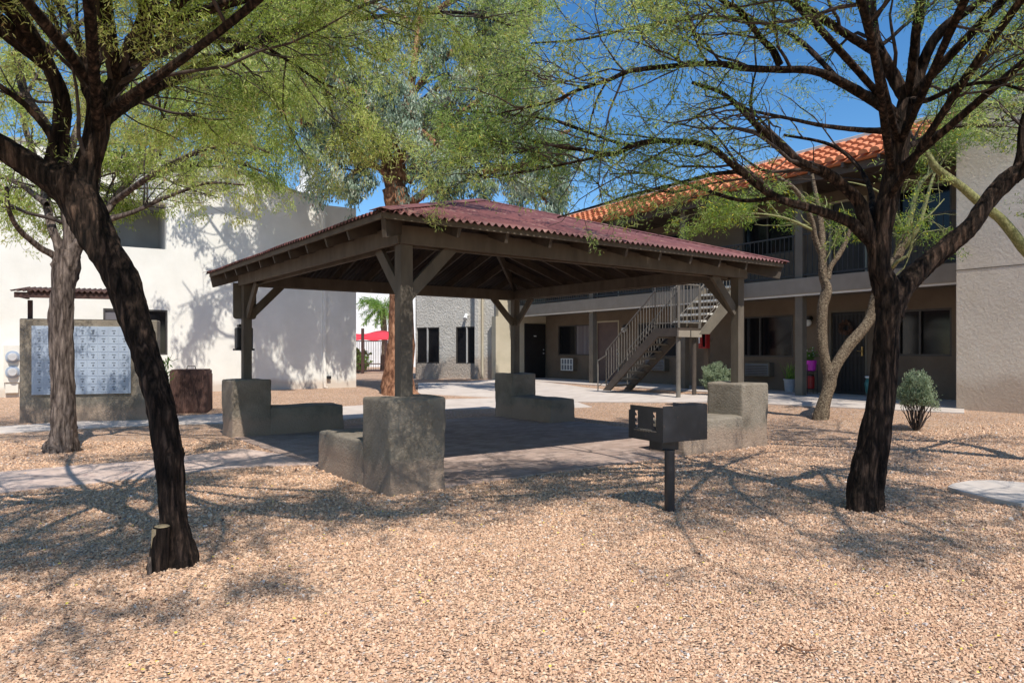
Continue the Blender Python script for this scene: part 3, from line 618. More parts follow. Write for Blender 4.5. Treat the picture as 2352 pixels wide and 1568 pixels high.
door(dh[0],'bdoor');door(dh[1],'door',bars=True)
for d in up_[4:]: door(d,'door')
# end-wall black door
sA=14.43;mb=MB();t0=(1203-CX)/F
# solve s on the end wall (a=aC) for given survey column
def s_of(px,a): t=(px-CX)/F;  return (-.844*a*t-.537*a)/(.844-t*.537)
s0,s1=s_of(1204,aC),s_of(1252,aC);zd=H+(YH-743)/F*(-.844*aC+.537*s0)
mb.box(Bp(aC+.003,s0,.36),ea*.04,es*(s1-s0),Z_(zd-.36));dd=build(mb,'door',M['door'],ap,bevel=.004)
mb=MB();mb.box(Bp(aC+.044,s0+.42,zd-.5),ea*.004,es*.12,Z_(.04));build(mb,'number_plate',M['white'],dd)
mb=MB();mb.sphere(Bp(aC+.07,s1-.12,1.32),.03,8,6);mb.sphere(Bp(aC+.07,s1-.12,1.46),.026,8,6);build(mb,'handle',M['lframe'],dd)
# floor slabs, fascia
mb=MB();mb.box(Bp(aC,14.0,-.05),ea*(aT-aC),es*(SW-14.0),Z_(.05+ZF-.0));build(mb,'porch_slab',M['conc'],ap)
mb=MB();mb.box(Bp(aC,SF,ZS0+.05),ea*(aT-aC),es*(SW-SF),Z_(ZS1-ZS0-.05));build(mb,'balcony_floor',M['trim_d'],ap)
mb=MB();mb.box(Bp(aC-.2,SF-.08,ZS0+.02),ea*(aT-aC+.2),es*.08,Z_(ZS1-ZS0+.02));build(mb,'fascia',M['trim'],ap,bevel=.004)
mb=MB();mb.box(Bp(aC,SF-.055,ZS0-.025),ea*(aT-aC),es*.05,Z_(.043));build(mb,'drip_edge',M['cap'],ap)
# columns
for px in (1357,1567,1834,2080):
    a=a_of(px,SF);
    if px==2080: continue
    mb=MB();mb.box(Bp(a-.1,SF+.003,ZF),ea*.2,es*.17,Z_(ZS0+.048-ZF));build(mb,'column',M['trim_d'],ap,bevel=.005)
    mb=MB();mb.box(Bp(a-.1,SF+.003,ZS1),ea*.2,es*.17,Z_(ZR-ZS1-.1));build(mb,'column',M['trim_d'],ap,bevel=.005)
# balcony railing
mb=MB();z0=ZS1+.1;z1=ZS1+1.05
for z in (z0,z1): mb.box(Bp(aC,SF+.03,z),ea*(aT-aC),es*.035,Z_(.035))
n=int((aT-aC)/.125)
for i in range(n): mb.box(Bp(aC+i*.125,SF+.038,z0+.035),ea*.014,es*.014,Z_(z1-z0-.035))
build(mb,'balcony_railing',M['rail_d'],ap)
# roof: soffit, eave beam, tile mansard, parapet
mb=MB();mb.box(Bp(aC-.2,14.35,ZR-.12),ea*(aT-aC+.2),es*(SW-14.35),Z_(.08));mb.box(Bp(aC-.2,14.3,ZR-.22),ea*(aT-aC+.2),es*.05,Z_(.18));build(mb,'soffit',M['brown'],ap)
mb=MB()
for i in range(int((aT-aC)/.8)): mb.box(Bp(aC+.2+i*.8,14.12,ZR-.13),ea*.06,es*1.9,Z_(.1))
build(mb,'rafter_tails',M['brown'],ap)
mb=MB();rowsn=5;ZT=ZR+.62;S0=14.1;S1=15.05;na=int((aT-aC+.3)/.26)
kk=6;th=np.linspace(0,math.pi,kk)
Vl=[];Fl=[]
for r in range(rowsn):
    f0=r/rowsn;f1=(r+1.18)/rowsn
    for i in range(na):
        a=aC-.25+i*.26+rng.normal(0,.006);j0=len(Vl)*1
        sa,za2=S0+(S1-S0)*f0,ZR+(ZT-ZR)*f0+.05;sb,zb2=S0+(S1-S0)*f1,ZR+(ZT-ZR)*f1+.0
        base=mb.n;vv=[]
        for (s__,z__,rr) in ((sa,za2+rng.normal(0,.004),.115),(sb,zb2,.09)):
            for t in th: vv.append(Bp(a+rr*math.cos(t),s__-.3*rr*math.sin(t),z__+.85*rr*math.sin(t)))
        fq=[(j,j+1,kk+j+1,kk+j) for j in range(kk-1)]+[tuple(range(kk))]
        mb.add(vv,fq)
build(mb,'tile_roof',M['tile'],ap)
mb=MB();mb.prism([Bp(aC-.25,S0+.02,ZR-.02),Bp(aC-.25,S1,ZT-.03),Bp(aC-.25,S1,ZR-.02)],ea*(aT-aC+.25));build(mb,'roof_deck',M['tile'],ap)
mb=MB();mb.box(Bp(aC-.4,S1+.002,ZR),ea*(aT-aC+.4),es*.3,Z_(ZT-ZR+.16));build(mb,'parapet',M['cap'],ap,bevel=.01)
# stair tower wall
mb=MB();zt2=5.85;mb.box(Bp(aT,ST,.0),ea*(aR-aT),es*4.,Z_(zt2));tw=build(mb,'tower_wall',M['tower'],ap,bevel=.02)
mb=MB();mb.box(Bp(aT-.004,ST-.004,2.88),ea*(aR-aT+.004),es*.008,Z_(.016));build(mb,'expansion_joint',M['trim_d'],ap)
# wall fixtures
def ac(px0,px1,py0,py1,label,white=False):
    a0,a1=a_of(px0,SW),a_of(px1,SW);z0,z1=zw(px1,py1,SW),zw(px1,py0,SW)
    t=thing('air_conditioner',Bp((a0+a1)/2,SW,z0),label,'air conditioner','wall air conditioners of the apartments')
    mb=MB();mb.box(Bp(a0,SW-.2,z0),ea*(a1-a0),es*.2,Z_(z1-z0));build(mb,'casing',M['trim_d'] if not white else M['tan'],t,bevel=.01)
    mb=MB();w=a1-a0;h=z1-z0
    if white:
        for i in range(5): mb.box(Bp(a0+i*(w-.03)/4,SW-.225,z0),ea*.03,es*.024,Z_(h))
        for i in range(3): mb.box(Bp(a0,SW-.23,z0+i*(h-.03)/2),ea*w,es*.024,Z_(.03))
        build(mb,'grille',M['white'],t)
    else:
        for i in range(6): mb.box(Bp(a0+.06,SW-.215,z0+.05+i*(h-.1)/6),ea*(w-.12),es*.014,Z_(.022))
        build(mb,'grille',M['brown'],t)
    mb=MB();mb.box(Bp(a0+.04,SW-.204,z0+.035),ea*(w-.08),es*.003,Z_(h-.07));build(mb,'recess',M['slot'],t)
ac(1299,1326,823,851,'air conditioner with bright white grid grille under the curtained window',True)
ac(1492,1537,824,852,'dull brown louvred air conditioner seen through the stair stringers')
ac(1720,1778,833,865,'brown louvred air conditioner beside the right gazebo post')
def globe(px,py,label):
    a=a_of(px,SW-.12);z=zw(px,py,SW-.12)
    t=thing('wall_lamp',Bp(a,SW,z),label,'lamp','white globe lamps on the apartment wall')
    mb=MB();mb.sphere(Bp(a,SW-.14,z),.095,16,10);build(mb,'globe',M['white'],t,smooth=True)
    mb=MB();mb.tube([Bp(a,SW,z+.12),Bp(a,SW-.14,z+.11)],[.06,.06],12);mb.tube([Bp(a,SW-.14,z+.12),Bp(a,SW-.14,z+.07)],.06,12);build(mb,'bracket',M['blacky'],t)
globe(1434,757,'white globe lamp behind the stair railing pickets');globe(1856,741,'white globe lamp right of the painted column above the pink planter')
# fire extinguisher
a=a_of(1614,SF+.1);z=zw(1614,800,SF+.1);fe=thing('fire_extinguisher',Bp(a,SF+.1,z),'red fire extinguisher in its box under the stair landing','extinguisher')
mb=MB();mb.box(Bp(a-.16,SF+.1,z),ea*.28,es*.16,Z_(.52));build(mb,'box',M['red'],fe,bevel=.015)
mb=MB();mb.box(Bp(a-.125,SF+.094,z+.04),ea*.21,es*.004,Z_(.44));build(mb,'window',M['glass'],fe)
mb=MB();mb.lathe(Bp(a-.02,SF+.04,z+.05),[(.05,0),(.055,.02),(.055,.3),(.03,.36),(.02,.4)],14);build(mb,'cylinder',M['red'],fe,smooth=True)
mb=MB();mb.box(Bp(a-.04,SF+.0,z+.14),ea*.04,es*.003-es*.02,Z_(.16));build(mb,'tag',M['white'],fe)
mb=MB();mb.box(Bp(a-.22,SF+.26,z+.18),ea*.36,es*.04,Z_(.1));mb.box(Bp(a-.1,SF+.262,ZF),ea*.14,es*.08,Z_(ZS0-ZF+.03));build(mb,'mounting_post',M['tan'],fe)
# ------------------------------------------------------------ stairs
zf=.345
sA0,sA1=12.32,13.14;a0_,a1_=-15.15+.0,-13.35
aFoot=a_of(1385,sA0);aTop=a_of(1503,sA0);aEnd=a_of(1556,sA0)
zl=1.98;st=thing('staircase',Bp(aFoot,sA0,zf),'brown steel outdoor staircase with grey railings up to the balcony','stairs')
nst=9;rise=(zl-zf)/nst
def stringer(s):
    mb=MB();mb.prism([Bp(aFoot-.02,s,zf),Bp(aFoot+.26,s,zf),Bp(aTop+.12,s,zl-.22),Bp(aEnd,s,zl-.22),Bp(aEnd,s,zl-.02),Bp(aTop,s,zl-.02)],es*.06);build(mb,'stringer',M['brown'],st)
stringer(sA0);stringer(sA1-.06)
run=(aTop-aFoot)/nst
for i in range(nst):
    a=aFoot+run*(i+.35);mb=MB();mb.box(Bp(a,sA0+.065,zf+rise*(i+.62)),ea*.29,es*(sA1-sA0-.13),Z_(.045));build(mb,'tread',M['rail'],st,bevel=.004)
mb=MB();mb.box(Bp(aTop,sA0+.063,zl-.07),ea*(aEnd-aTop),es*(sA1-sA0-.126),Z_(.05));build(mb,'landing',M['brown'],st)
mb=MB();mb.box(Bp(aEnd+.002,sA0-.01,zl-.24),ea*.05,es*.38,Z_(.16));mb.box(Bp(aEnd+.002,sA0+.41,zl-.24),ea*.05,es*.36,Z_(.16));build(mb,'joist_ends',M['trim'],st)
for s in (sA0+.1,sA1-.15):
    a=aEnd-.07 if s<12.8 else aEnd-.1;p=Bp(a,s,0);mb=MB();mb.tube([[p[0],p[1],zf-.1],[p[0],p[1],zl-.22]],.055,12);build(mb,'support_post',M['rail'] if s<12.8 else M['brown'],st)
nu=6;su0=sA1-.14;ru=(SF-.08-su0)/nu;ruz=(ZS1-zl)/nu
aU0=aEnd-.98
for s_ in range(nu-0):
    z=zl+ruz*(s_+.75);mb=MB();mb.box(Bp(aU0+.07,su0+ru*(s_+.3),z),ea*.91,es*.24,Z_(.045));build(mb,'tread',M['cap'],st,bevel=.004)  # upper treads coloured pale to stand for sunlight on them
for a in (aU0,aEnd+.004):
    mb=MB();mb.prism([Bp(a,su0+.0,zl-.16),Bp(a,su0+.35,zl-.16),Bp(a,SF-.09,ZS1-.28),Bp(a,SF-.09,ZS1),Bp(a,SF-.3,ZS1)],ea*.055);build(mb,'stringer',M['trim_d'],st)
def railing(p0,p1,h=.92,n=10,mm='rail',ends=True,low=.1):
    mb=MB();p0=np.array(p0,float);p1=np.array(p1,float)
    mb.tube([p0+Z_(h),p1+Z_(h)],.018,8);mb.tube([p0+Z_(low),p1+Z_(low)],.012,8)
    for i in range(n+1):
        q=p0+(p1-p0)*i/n;e=ends and i in (0,n);mb.tube([q+Z_(-.02 if e else low),q+Z_(h)],.018 if e else .009,6)
    build(mb,'railing',M[mm],st)
railing(Bp(aFoot-.25,sA0+.03,zf),Bp(aFoot+.1,sA0+.03,zf+.15),.8,1)
railing(Bp(aFoot+.1,sA0+.03,zf+.15),Bp(aTop,sA0+.03,zl),.92,18)
railing(Bp(aFoot+.1,sA1-.03,zf+.15),Bp(aTop,sA1-.03,zl),.92,18)
railing(Bp(aTop,sA0+.03,zl),Bp(aEnd,sA0+.03,zl),1.02,9)
railing(Bp(aTop,sA1-.03,zl),Bp(aU0,sA1-.03,zl),1.02,3)
railing(Bp(aEnd,sA0+.06,zl),Bp(aEnd,su0+.05,zl),1.02,5)
railing(Bp(aU0,su0+.1,zl),Bp(aU0,SF-.1,ZS1),.95,12)
railing(Bp(aEnd,su0+.1,zl),Bp(aEnd,SF-.1,ZS1),.95,12)
railing(Bp(aU0-2.2,SF-.02,ZS1),Bp(aU0,SF-.02,ZS1),1.05,18)
# ------------------------------------------------------------ grey textured building
G1=np.array([-.33,26.85]);G2=np.array([(957-CX)/F*28.6,28.6]);gd=(G2-G1);gL=np.linalg.norm(gd);gd=gd/gL;gn=np.array([-gd[1],gd[0]]);gn=gn if gn[1]<0 else -gn
gd3=np.array([*gd,0]);gn3=np.array([*gn,0])
def Q(k,z,off=0.): p=G1+gd*k+gn*off;return np.array([p[0],p[1],z])
def qk(px): t=(px-CX)/F;return (t*G1[1]-G1[0])/(gd[0]-t*gd[1])
gbd=thing('grey_building',Q(gL/2,.3),'grey rough stucco wing with two tall dark windows behind the gazebo','building')
w1=(qk(1097),qk(1047));w2=(qk(1009),qk(960)+.12)
def qz(px,py): return H+(YH-py)/F*Q(qk(px),0)[1]
zq0,zq1=qz(1070,835),qz(1070,750)
cuts=[(0,w1[0],None),(w1[0],w1[1],1),(w1[1],w2[0],None),(w2[0],w2[1],1),(w2[1],gL,None)];mb=MB()
for a,b,h in cuts:
    if h is None: mb.box(Q(a,.0),gd3*(b-a),-gn3*.3,Z_(6.2))
    else: mb.box(Q(a,.0),gd3*(b-a),-gn3*.3,Z_(zq0));mb.box(Q(a,zq1),gd3*(b-a),-gn3*.3,Z_(6.2-zq1))
mb.box(Q(gL,0)-gn3*.3,-gd3*.3,-gn3*5,Z_(6.2));build(mb,'wall',M['grey_st'],gbd)
for w_ in (w1,w2): window(gbd,Q(w_[0],zq0),gd3,gn3,w_[1]-w_[0],zq1-zq0,(),'frame')
for w_ in (w1,w2): mb=MB();mb.box(Q((w_[0]+w_[1])/2-.02,zq0+.02)-gn3*.06,gd3*.045,gn3*.055,Z_(zq1-zq0-.04));build(mb,'mullion',M['lframe'],gbd)
mb=MB();mb.box(Q(w1[0]-.02,.2,.0)-gd3*.16,gd3*.16,gn3*.28,Z_(6));build(mb,'pilaster',M['grey_st'],gbd,bevel=.01)
mb=MB();mb.tube([Q(w1[0]-.25,.32,.07),Q(w1[0]-.25,6,.07)],.045,10);build(mb,'downspout',M['tan_l'],gbd)
mb=MB();mb.box(Q(-.1,6.2,.03),gd3*(gL+.15),-gn3*.4,Z_(.12));build(mb,'parapet_cap',M['cap'],gbd)
k_=qk(1074);sl=thing('security_light',Q(k_,3.0),'small white security light above the right dark window of the grey wing','light')
mb=MB();mb.tube([Q(k_,qz(1074,724),0),Q(k_,qz(1074,724),.12)],.05,10);build(mb,'mount',M['white'],sl)
mb=MB();mb.tube([Q(k_,qz(1074,722),.1),Q(k_-.05,qz(1074,733),.28)],[.05,.085],12);build(mb,'lamp_head',M['white'],sl)
# ------------------------------------------------------------ things beyond the gap
fb=thing('far_building',(-8,47,.3),'distant sunlit white apartment block seen through the gap','building')
mb=MB();mb.box([-16,47,0],[17,2.2,0],[-1.2,9,0],Z_(7.));build(mb,'wall',M['white'],fb)
def fwin(px0,px1,py0,py1,name='window'):
    d=48.1;P=[U(px0,py1,d),U(px1,py1,d)];mb=MB();mb.box(P[0]+np.array([0,-.1,0]),[P[1][0]-P[0][0],0,0],[0,.3,0],Z_((py1-py0)/F*d));w=build(mb,name,M['frame'],fb)
    mb=MB();mb.box(P[0]+np.array([.08,-.12,.08]),[P[1][0]-P[0][0]-.16,0,0],[0,.02,0],Z_((py1-py0)/F*d-.16));build(mb,'pane',M['glass'],w)
fwin(843,894,694,729);fwin(838,885,794,826)
gt=thing('metal_gate',U(832,862,35.),'reddish brown metal picket gate beyond the gap between buildings','gate')
zg=.3
def gp(px,z,d=35.): return np.array([(px-CX)/F*d,d,z])
for px,w_,y0 in ((833,.13,754),(816,.08,785),(886,.1,780)):
    mb=MB();zt3=H+(YH-y0)/F*35;mb.cbox(gp(px,(zg+zt3)/2),w_,w_,zt3-zg);build(mb,'post',M['rustd'],gt)
mb=MB()
for z in (zg+.12,zg+.45,zg+1.58): mb.box(gp(800,z),[gp(905,0)[0]-gp(800,0)[0],0,0],[0,.04,0],Z_(.05))
for i in range(26): mb.cbox(gp(802+i*4,zg+.85),.022,.022,1.45)
build(mb,'pickets',M['rustd'],gt)
sh=thing('shade_canopy',gp(850,2.2,37.),'bright red fabric canopy behind the picket gate','canopy')
mb=MB();nn=14;rows=[]
for r,(zz,dd_) in enumerate(((1.98,36.),(2.3,36.6),(2.42,38.))):
    rows.append([np.array([(798+i*8.5-CX)/F*dd_,dd_,zz+.10*math.cos(i*math.pi/5.5+1)*(r==2)-.03*(r==0)*math.sin(i*1.1)]) for i in range(nn)])
mb.add(np.array(rows).reshape(-1,3),[(j*nn+i,j*nn+i+1,(j+1)*nn+i+1,(j+1)*nn+i) for j in range(2) for i in range(nn-1)]);o=build(mb,'canopy',M['fabric'],sh,smooth=True,fix=False);o.modifiers.new('s','SOLIDIFY').thickness=.02
for px in (800,905):
    mb=MB();p=gp(px,0,36.05);mb.tube([[p[0],p[1],.2],[p[0],p[1],2.0]],.04,8);build(mb,'pole',M['rustd'],sh)
# ------------------------------------------------------------ foliage machinery
def tubes(P,R,k):
    """batch of polylines P (N,M,3), R (N,M) -> verts, quads"""
    N_,M_,_=P.shape;T=np.gradient(P,axis=1);T/=np.linalg.norm(T,axis=2,keepdims=True)+1e-9
    ref=np.zeros_like(T);ref[...,0]=.31;ref[...,1]=.95;A=np.cross(T,ref);A/=np.linalg.norm(A,axis=2,keepdims=True)+1e-9;B=np.cross(T,A)
    th=np.arange(k)*2*np.pi/k
    V=P[:,:,None]+R[:,:,None,None]*(A[:,:,None]*np.cos(th)[None,None,:,None]+B[:,:,None]*np.sin(th)[None,None,:,None])
    n=np.arange(N_)[:,None,None]*M_*k;i=np.arange(M_-1)[None,:,None]*k;j=np.arange(k)[None,None];j2=(j+1)%k
    Fq=np.stack([n+i+j,n+i+k+j,n+i+k+j2,n+i+j2],-1).reshape(-1,4)
    return V.reshape(-1,3),Fq
KN=rng.normal(size=(14,3));KN/=np.linalg.norm(KN,axis=1)[:,None];KN*=rng.uniform(.8,1.7,(14,1));KP=rng.uniform(0,6.28,14)
def gap(p,sc,thr):
    return np.sin(p@KN.T*(2*np.pi/sc*.55)+KP).mean(1)>thr
class Acc:
    def __init__(s): s.V=[];s.F=[];s.n=0
    def add(s,V,Fq): s.V.append(V);s.F.append(Fq+s.n);s.n+=len(V)
    def get(s): return np.vstack(s.V),np.vstack(s.F)
def resample(pts,n):
    P=np.asarray(pts,float)
    # Catmull-Rom through the traced points
    Q_=np.vstack([2*P[0]-P[1],P,2*P[-1]-P[-2]]);out=[];m=len(P)-1
    for t in np.linspace(0,m,n):
        i=min(int(t),m-1);f=t-i;a,b,c,d=Q_[i:i+4]
        out.append(.5*((2*b)+(-a+c)*f+(2*a-5*b+4*c-d)*f*f+(-a+3*b-3*c+d)*f**3))
    return np.array(out)
def unit(v): return v/(np.linalg.norm(v,axis=-1,keepdims=True)+1e-9)
def curves(start,dr,L,M_,wander,grav):
    """batch of wandering curves"""
    n=len(start);P=np.zeros((n,M_,3));P[:,0]=start;d=unit(dr);seg=(L/(M_-1))[:,None]
    for i in range(1,M_):
        d=unit(d+rng.normal(0,wander,(n,3))+np.array([0,0,grav]));P[:,i]=P[:,i-1]+d*seg
    return P
def spawn(P,R,per_m,Lr,ang,tmin=.2,up=.0,flat=.0,rr=.5,M_=6,wander=.18,grav=0.,keep=None,rmin=.0015,rmax=9):
    """children along parents P (N,M,3)"""
    seg=np.linalg.norm(np.diff(P,axis=1),axis=2);L=seg.sum(1);cnt=rng.poisson(np.maximum(L*per_m,1e-3))
    idx=np.repeat(np.arange(len(P)),cnt);n=len(idx)
    if n==0: return None
    t=rng.uniform(tmin,1,n)*(P.shape[1]-1);i=np.minimum(t.astype(int),P.shape[1]-2);f=(t-i)[:,None]
    s=P[idx,i]*(1-f)+P[idx,i+1]*f;tan=unit(P[idx,i+1]-P[idx,i]);r=R[idx,i]
    rv=rng.normal(size=(n,3));rv-=tan*(rv*tan).sum(1)[:,None];rv=unit(rv)
    a=rng.uniform(*ang,n)[:,None];d=tan*np.cos(a)+rv*np.sin(a);d[:,2]=d[:,2]*(1-flat)+up
    Ln=rng.uniform(*Lr,n)*(1.15-.5*(t/(P.shape[1]-1)))
    C=curves(s,d,Ln,M_,wander,grav)
    r0=np.clip(r*rr*rng.uniform(.7,1.1,n),rmin,rmax);RR=r0[:,None]*np.linspace(1,.35,M_)[None]
    if keep is not None:
        k=keep(C[:,-1]);C=C[k];RR=RR[k]
    return C,RR
def leaves(P,per,size,width,spread=.02,droop=0.,align=.4,clumpy=0.):
    """diamond leaves along the last two thirds of polylines"""
    N_,M_,_=P.shape
    t=rng.uniform(.12,1,(N_,per))*(M_-1);i=np.minimum(t.astype(int),M_-2);f=(t-i)[...,None];ii=np.arange(N_)[:,None]
    c=(P[ii,i]*(1-f)+P[ii,i+1]*f).reshape(-1,3);tan=unit((P[ii,i+1]-P[ii,i]).reshape(-1,3));n=len(c)
    c=c+rng.normal(0,spread,(n,3))
    d=unit(tan*align+rng.normal(0,1,(n,3))*.7+np.array([0,0,-droop]));L=rng.uniform(.6,1.25,(n,1))*size
    sd=unit(np.cross(d,rng.normal(size=(n,3))));W_=rng.uniform(.7,1.2,(n,1))*width
    V=np.stack([c,c+d*L*.5+sd*W_*.5,c+d*L,c+d*L*.5-sd*W_*.5],1)
    return V.reshape(-1,3),np.arange(n*4).reshape(n,4)
def trunkmesh(name,limbs,m,parent,k=14,rough=.12,seg=.07):
    """limbs: list of (points(n,3), radii) -> one mesh with lumpy bark"""
    acc=Acc();base=root_of(parent)
    for P,R in limbs:
        L=np.linalg.norm(np.diff(P,axis=0),axis=1).sum();n=max(6,int(L/seg))
        Pr=resample(P,n);Rr=np.interp(np.linspace(0,len(R)-1,n),np.arange(len(R)),R)
        kk=k if max(R)>.03 else 8
        V,Fq=tubes(Pr[None],Rr[None]*.93,kk);V=V.reshape(n,kk,3)
        th=np.arange(kk)*2*np.pi/kk;zz=np.arange(n)*L/n;ph=rng.uniform(0,6,4)
        lump=1+rough*(.5*np.sin(3*th[None]+zz[:,None]*2.2+ph[0])+.4*np.sin(5*th[None]-zz[:,None]*4+ph[1])+.35*np.sin(2*th[None]+zz[:,None]*9+ph[2]))+rng.normal(0,rough*.3,(n,kk))
        q_=rng.normal(0,1,(n,kk));
        for i_ in range(1,n): q_[i_]=.86*q_[i_-1]+.5*q_[i_]
        lump=lump+q_*rough*.42
        V=Pr[:,None]+(V-Pr[:,None])*lump[...,None];acc.add(V.reshape(-1,3),Fq)
    V,Fq=acc.get();return link(name,fastmesh(name,V-base,Fq,smooth=True),m,parent)
def limb(pts,q=1.):
    """traced limb: (px,py,depth,halfwidth px)"""
    P=np.array([U(p[0],p[1],p[2]) for p in pts]);R=np.array([p[3]*p[2]/F*q for p in pts]);return P,R
def stack(limbs,M_=24):
    return np.array([resample(P,M_) for P,R in limbs]),np.array([np.interp(np.linspace(0,len(R)-1,M_),np.arange(len(R)),R) for P,R in limbs])
def crown(root,limbs,cfg,keep=None):
    """branches and leaves from limbs; cfg dict"""
    P,R=stack(limbs);base=root_of(root);br=Acc();lf=Acc()
    lv=[];cur=(P,R)
    for i,c in enumerate(cfg['levels']):
        out=spawn(cur[0],cur[1],keep=keep,**c)
        if out is None or len(out[0])==0: break
        lv.append(out);V,Fq=tubes(out[0],out[1],5 if i==0 else (4 if i==1 else 3));br.add(V,Fq);cur=out
    last=[lv[-1][0]]
    for q in last:
        V,Fq=leaves(q,**cfg['leaf']);lf.add(V,Fq)
    if len(lv)>1 and cfg.get('leaf2'):
        V,Fq=leaves(lv[-2][0],**cfg['leaf2']);lf.add(V,Fq)
    V,Fq=br.get();link('branches',fastmesh('branches',V-base,Fq,smooth=True),M[cfg.get('twig','twig')],root)
    V,Fq=lf.get();c=V.reshape(-1,4,3)[:,0];
    # clump colour variation in crown space + per leaf noise
    r=.5+.22*np.sin(c[:,0]*2.1+1)*np.sin(c[:,1]*1.7)+.15*np.sin(c[:,2]*3.3+c[:,0])+rng.normal(0,.2,len(c))
    r=np.clip(r,0,cfg.get('rmax',.86));r=np.where(rng.random(len(c))<cfg.get('odd',.03),1.,r)
    o=link('crown',fastmesh('crown',V-base,Fq,r),M[cfg['mat']],root)
    print(root.name,'twigs',[len(q[0]) for q in lv],'leaves',len(Fq));return o
# ------------------------------------------------------------ tree A (left front)
tA=thing('mesquite_tree',G(402,1310),'dark leaning mesquite tree with a cut stump at its foot, left front','tree')
A=[limb([(416,1330,4.6,46),(414,1290,4.6,42),(406,1240,4.6,34),(398,1180,4.6,32),(388,1060,4.62,34),(382,1020,4.62,32),(366,924,4.65,33),(338,824,4.7,31),(312,740,4.73,35),(285,660,4.76,37),(250,590,4.78,38),(220,534,4.8,41),(187,467,4.82,45),(150,415,4.84,50)]),
 limb([(170,440,4.84,44),(100,400,4.8,32),(50,368,4.75,29),(0,335,4.7,27),(-80,280,4.6,22),(-180,180,4.5,14)]),
 limb([(150,420,4.84,36),(128,380,4.86,26),(138,317,4.88,20),(143,234,4.85,18),(112,150,4.8,16),(77,83,4.7,15),(43,17,4.6,14),(10,-60,4.5,12),(-30,-200,4.4,9)]),
 limb([(185,440,4.84,40),(200,384,4.85,30),(226,310,4.86,25),(240,230,4.9,19),(267,183,4.95,15),(300,117,5.0,14),(334,70,5.05,12),(352,25,5.1,11),(362,-20,5.2,10),(400,-120,5.3,7)]),
 limb([(180,430,4.88,34),(197,367,4.9,16),(212,250,4.95,12),(197,200,5,11),(197,143,5,11),(178,90,5,10),(158,50,5,9),(130,-10,4.95,8),(100,-120,4.9,6)]),
 limb([(205,180,5,11),(223,133,5.05,12),(223,67,5.1,11),(235,0,5.15,10),(260,-100,5.2,7)]),
 limb([(215,150,5,8),(245,135,5.1,7),(285,115,5.3,6),(330,80,5.4,5),(380,30,5.5,4)]),
 limb([(300,117,5.0,10),(330,103,5.15,8),(400,80,5.4,7),(484,57,5.6,6),(567,20,5.9,5),(640,-20,6.1,4)]),
 limb([(250,215,4.92,14),(287,180,5.1,13),(330,142,5.4,12),(367,112,5.6,10),(430,98,5.7,8),(500,93,5.8,7),(584,93,6.0,6.5),(617,73,6.2,6),(700,57,6.4,5),(784,30,6.6,4),(900,-10,6.9,3)]),
 limb([(590,96,6.0,5),(667,143,6.2,4),(734,187,6.4,3),(800,215,6.6,2)]),
 limb([(122,375,4.88,16),(118,318,4.8,8),(67,250,4.7,7),(0,198,4.6,6),(-60,150,4.5,4)]),
 limb([(240,260,4.9,14),(330,200,4.5,11),(520,60,4.1,10),(760,-140,3.8,8),(1000,-260,3.7,6)]),
 limb([(230,280,4.9,12),(420,170,5.6,9),(640,80,6.3,7),(860,40,6.9,5),(1060,30,7.4,3.5),(1180,60,7.8,2.5)]),
 limb([(140,330,4.9,12),(60,220,5.6,10),(40,120,6.2,8),(60,40,6.8,6)]),
 limb([(220,300,4.9,10),(300,240,5.8,9),(400,190,6.6,7),(500,170,7.4,5),(560,190,8.1,4)]),
]
# limbs reaching over and behind the camera side
p0=A[3][0][4]
A.append((np.array([p0,p0+[.2,-.7,.9],p0+[.3,-1.6,1.6],p0+[.1,-2.4,2.0]]),np.array([.05,.04,.03,.015])))
p0=A[2][0][4];A.append((np.array([p0,p0+[-.6,-.6,.5],p0+[-1.3,-1.3,.9],p0+[-2.0,-1.9,1.1]]),np.array([.05,.04,.03,.015])))
p0=A[1][0][4];A.append((np.array([p0,p0+[-.6,-.8,.4],p0+[-.9,-1.7,.7],p0+[-.8,-2.5,.9]]),np.array([.05,.04,.03,.015])))
for st_,of in ((A[3][0][2],([-2.0,3.2,3.9],[-1.6,2.2,4.3],[-1.3,1.1,4.5])),(A[2][0][4],([-3.2,3.4,3.7],[-3.3,2.2,4.2],[-3.1,.9,4.4])),(A[3][0][5],([-1.2,4.0,4.1],[-.6,3.5,4.4],[.1,3.5,4.6])),(A[1][0][4],([-4.2,3.4,3.6],[-4.6,2.3,4.1],[-4.4,1.2,4.3])),(A[3][0][3],([-2.6,3.0,3.6],[-2.4,1.8,4.1],[-2.3,.5,4.3])),(A[3][0][6],([-1.2,4.6,3.9],[-.3,4.3,4.1],[.6,4.2,4.4])),(A[1][0][3],([-3.9,4.6,3.3],[-4.8,4.3,3.8],[-5.6,4.2,4.0])),(A[3][0][5],([-1.5,3.6,4.2],[-.9,2.6,4.5],[-.6,1.6,4.6])),(A[3][0][6],([-1.9,3.4,4.2],[-1.9,2.2,4.5],[-2.3,1.3,4.6],[-2.2,.5,4.7])),(A[2][0][5],([-3.4,3.4,4.],[-3.8,2.4,4.3],[-3.6,1.5,4.5],[-3.8,.7,4.5])),(A[3][0][6],([-1.4,3.6,4.3],[-.4,2.9,4.6],[.1,2.8,4.7],[.5,2.9,4.8])),(A[2][0][4],([-2.9,3.2,3.9],[-2.8,2.0,4.2],[-2.9,1.3,4.4],[-3.3,.6,4.4]))):
    A.append((np.array([st_]+[np.array(q) for q in of]),np.linspace(.038,.012,len(of)+1)))
trunkmesh('trunk',A,M['bark'],tA,26,.11,.035)
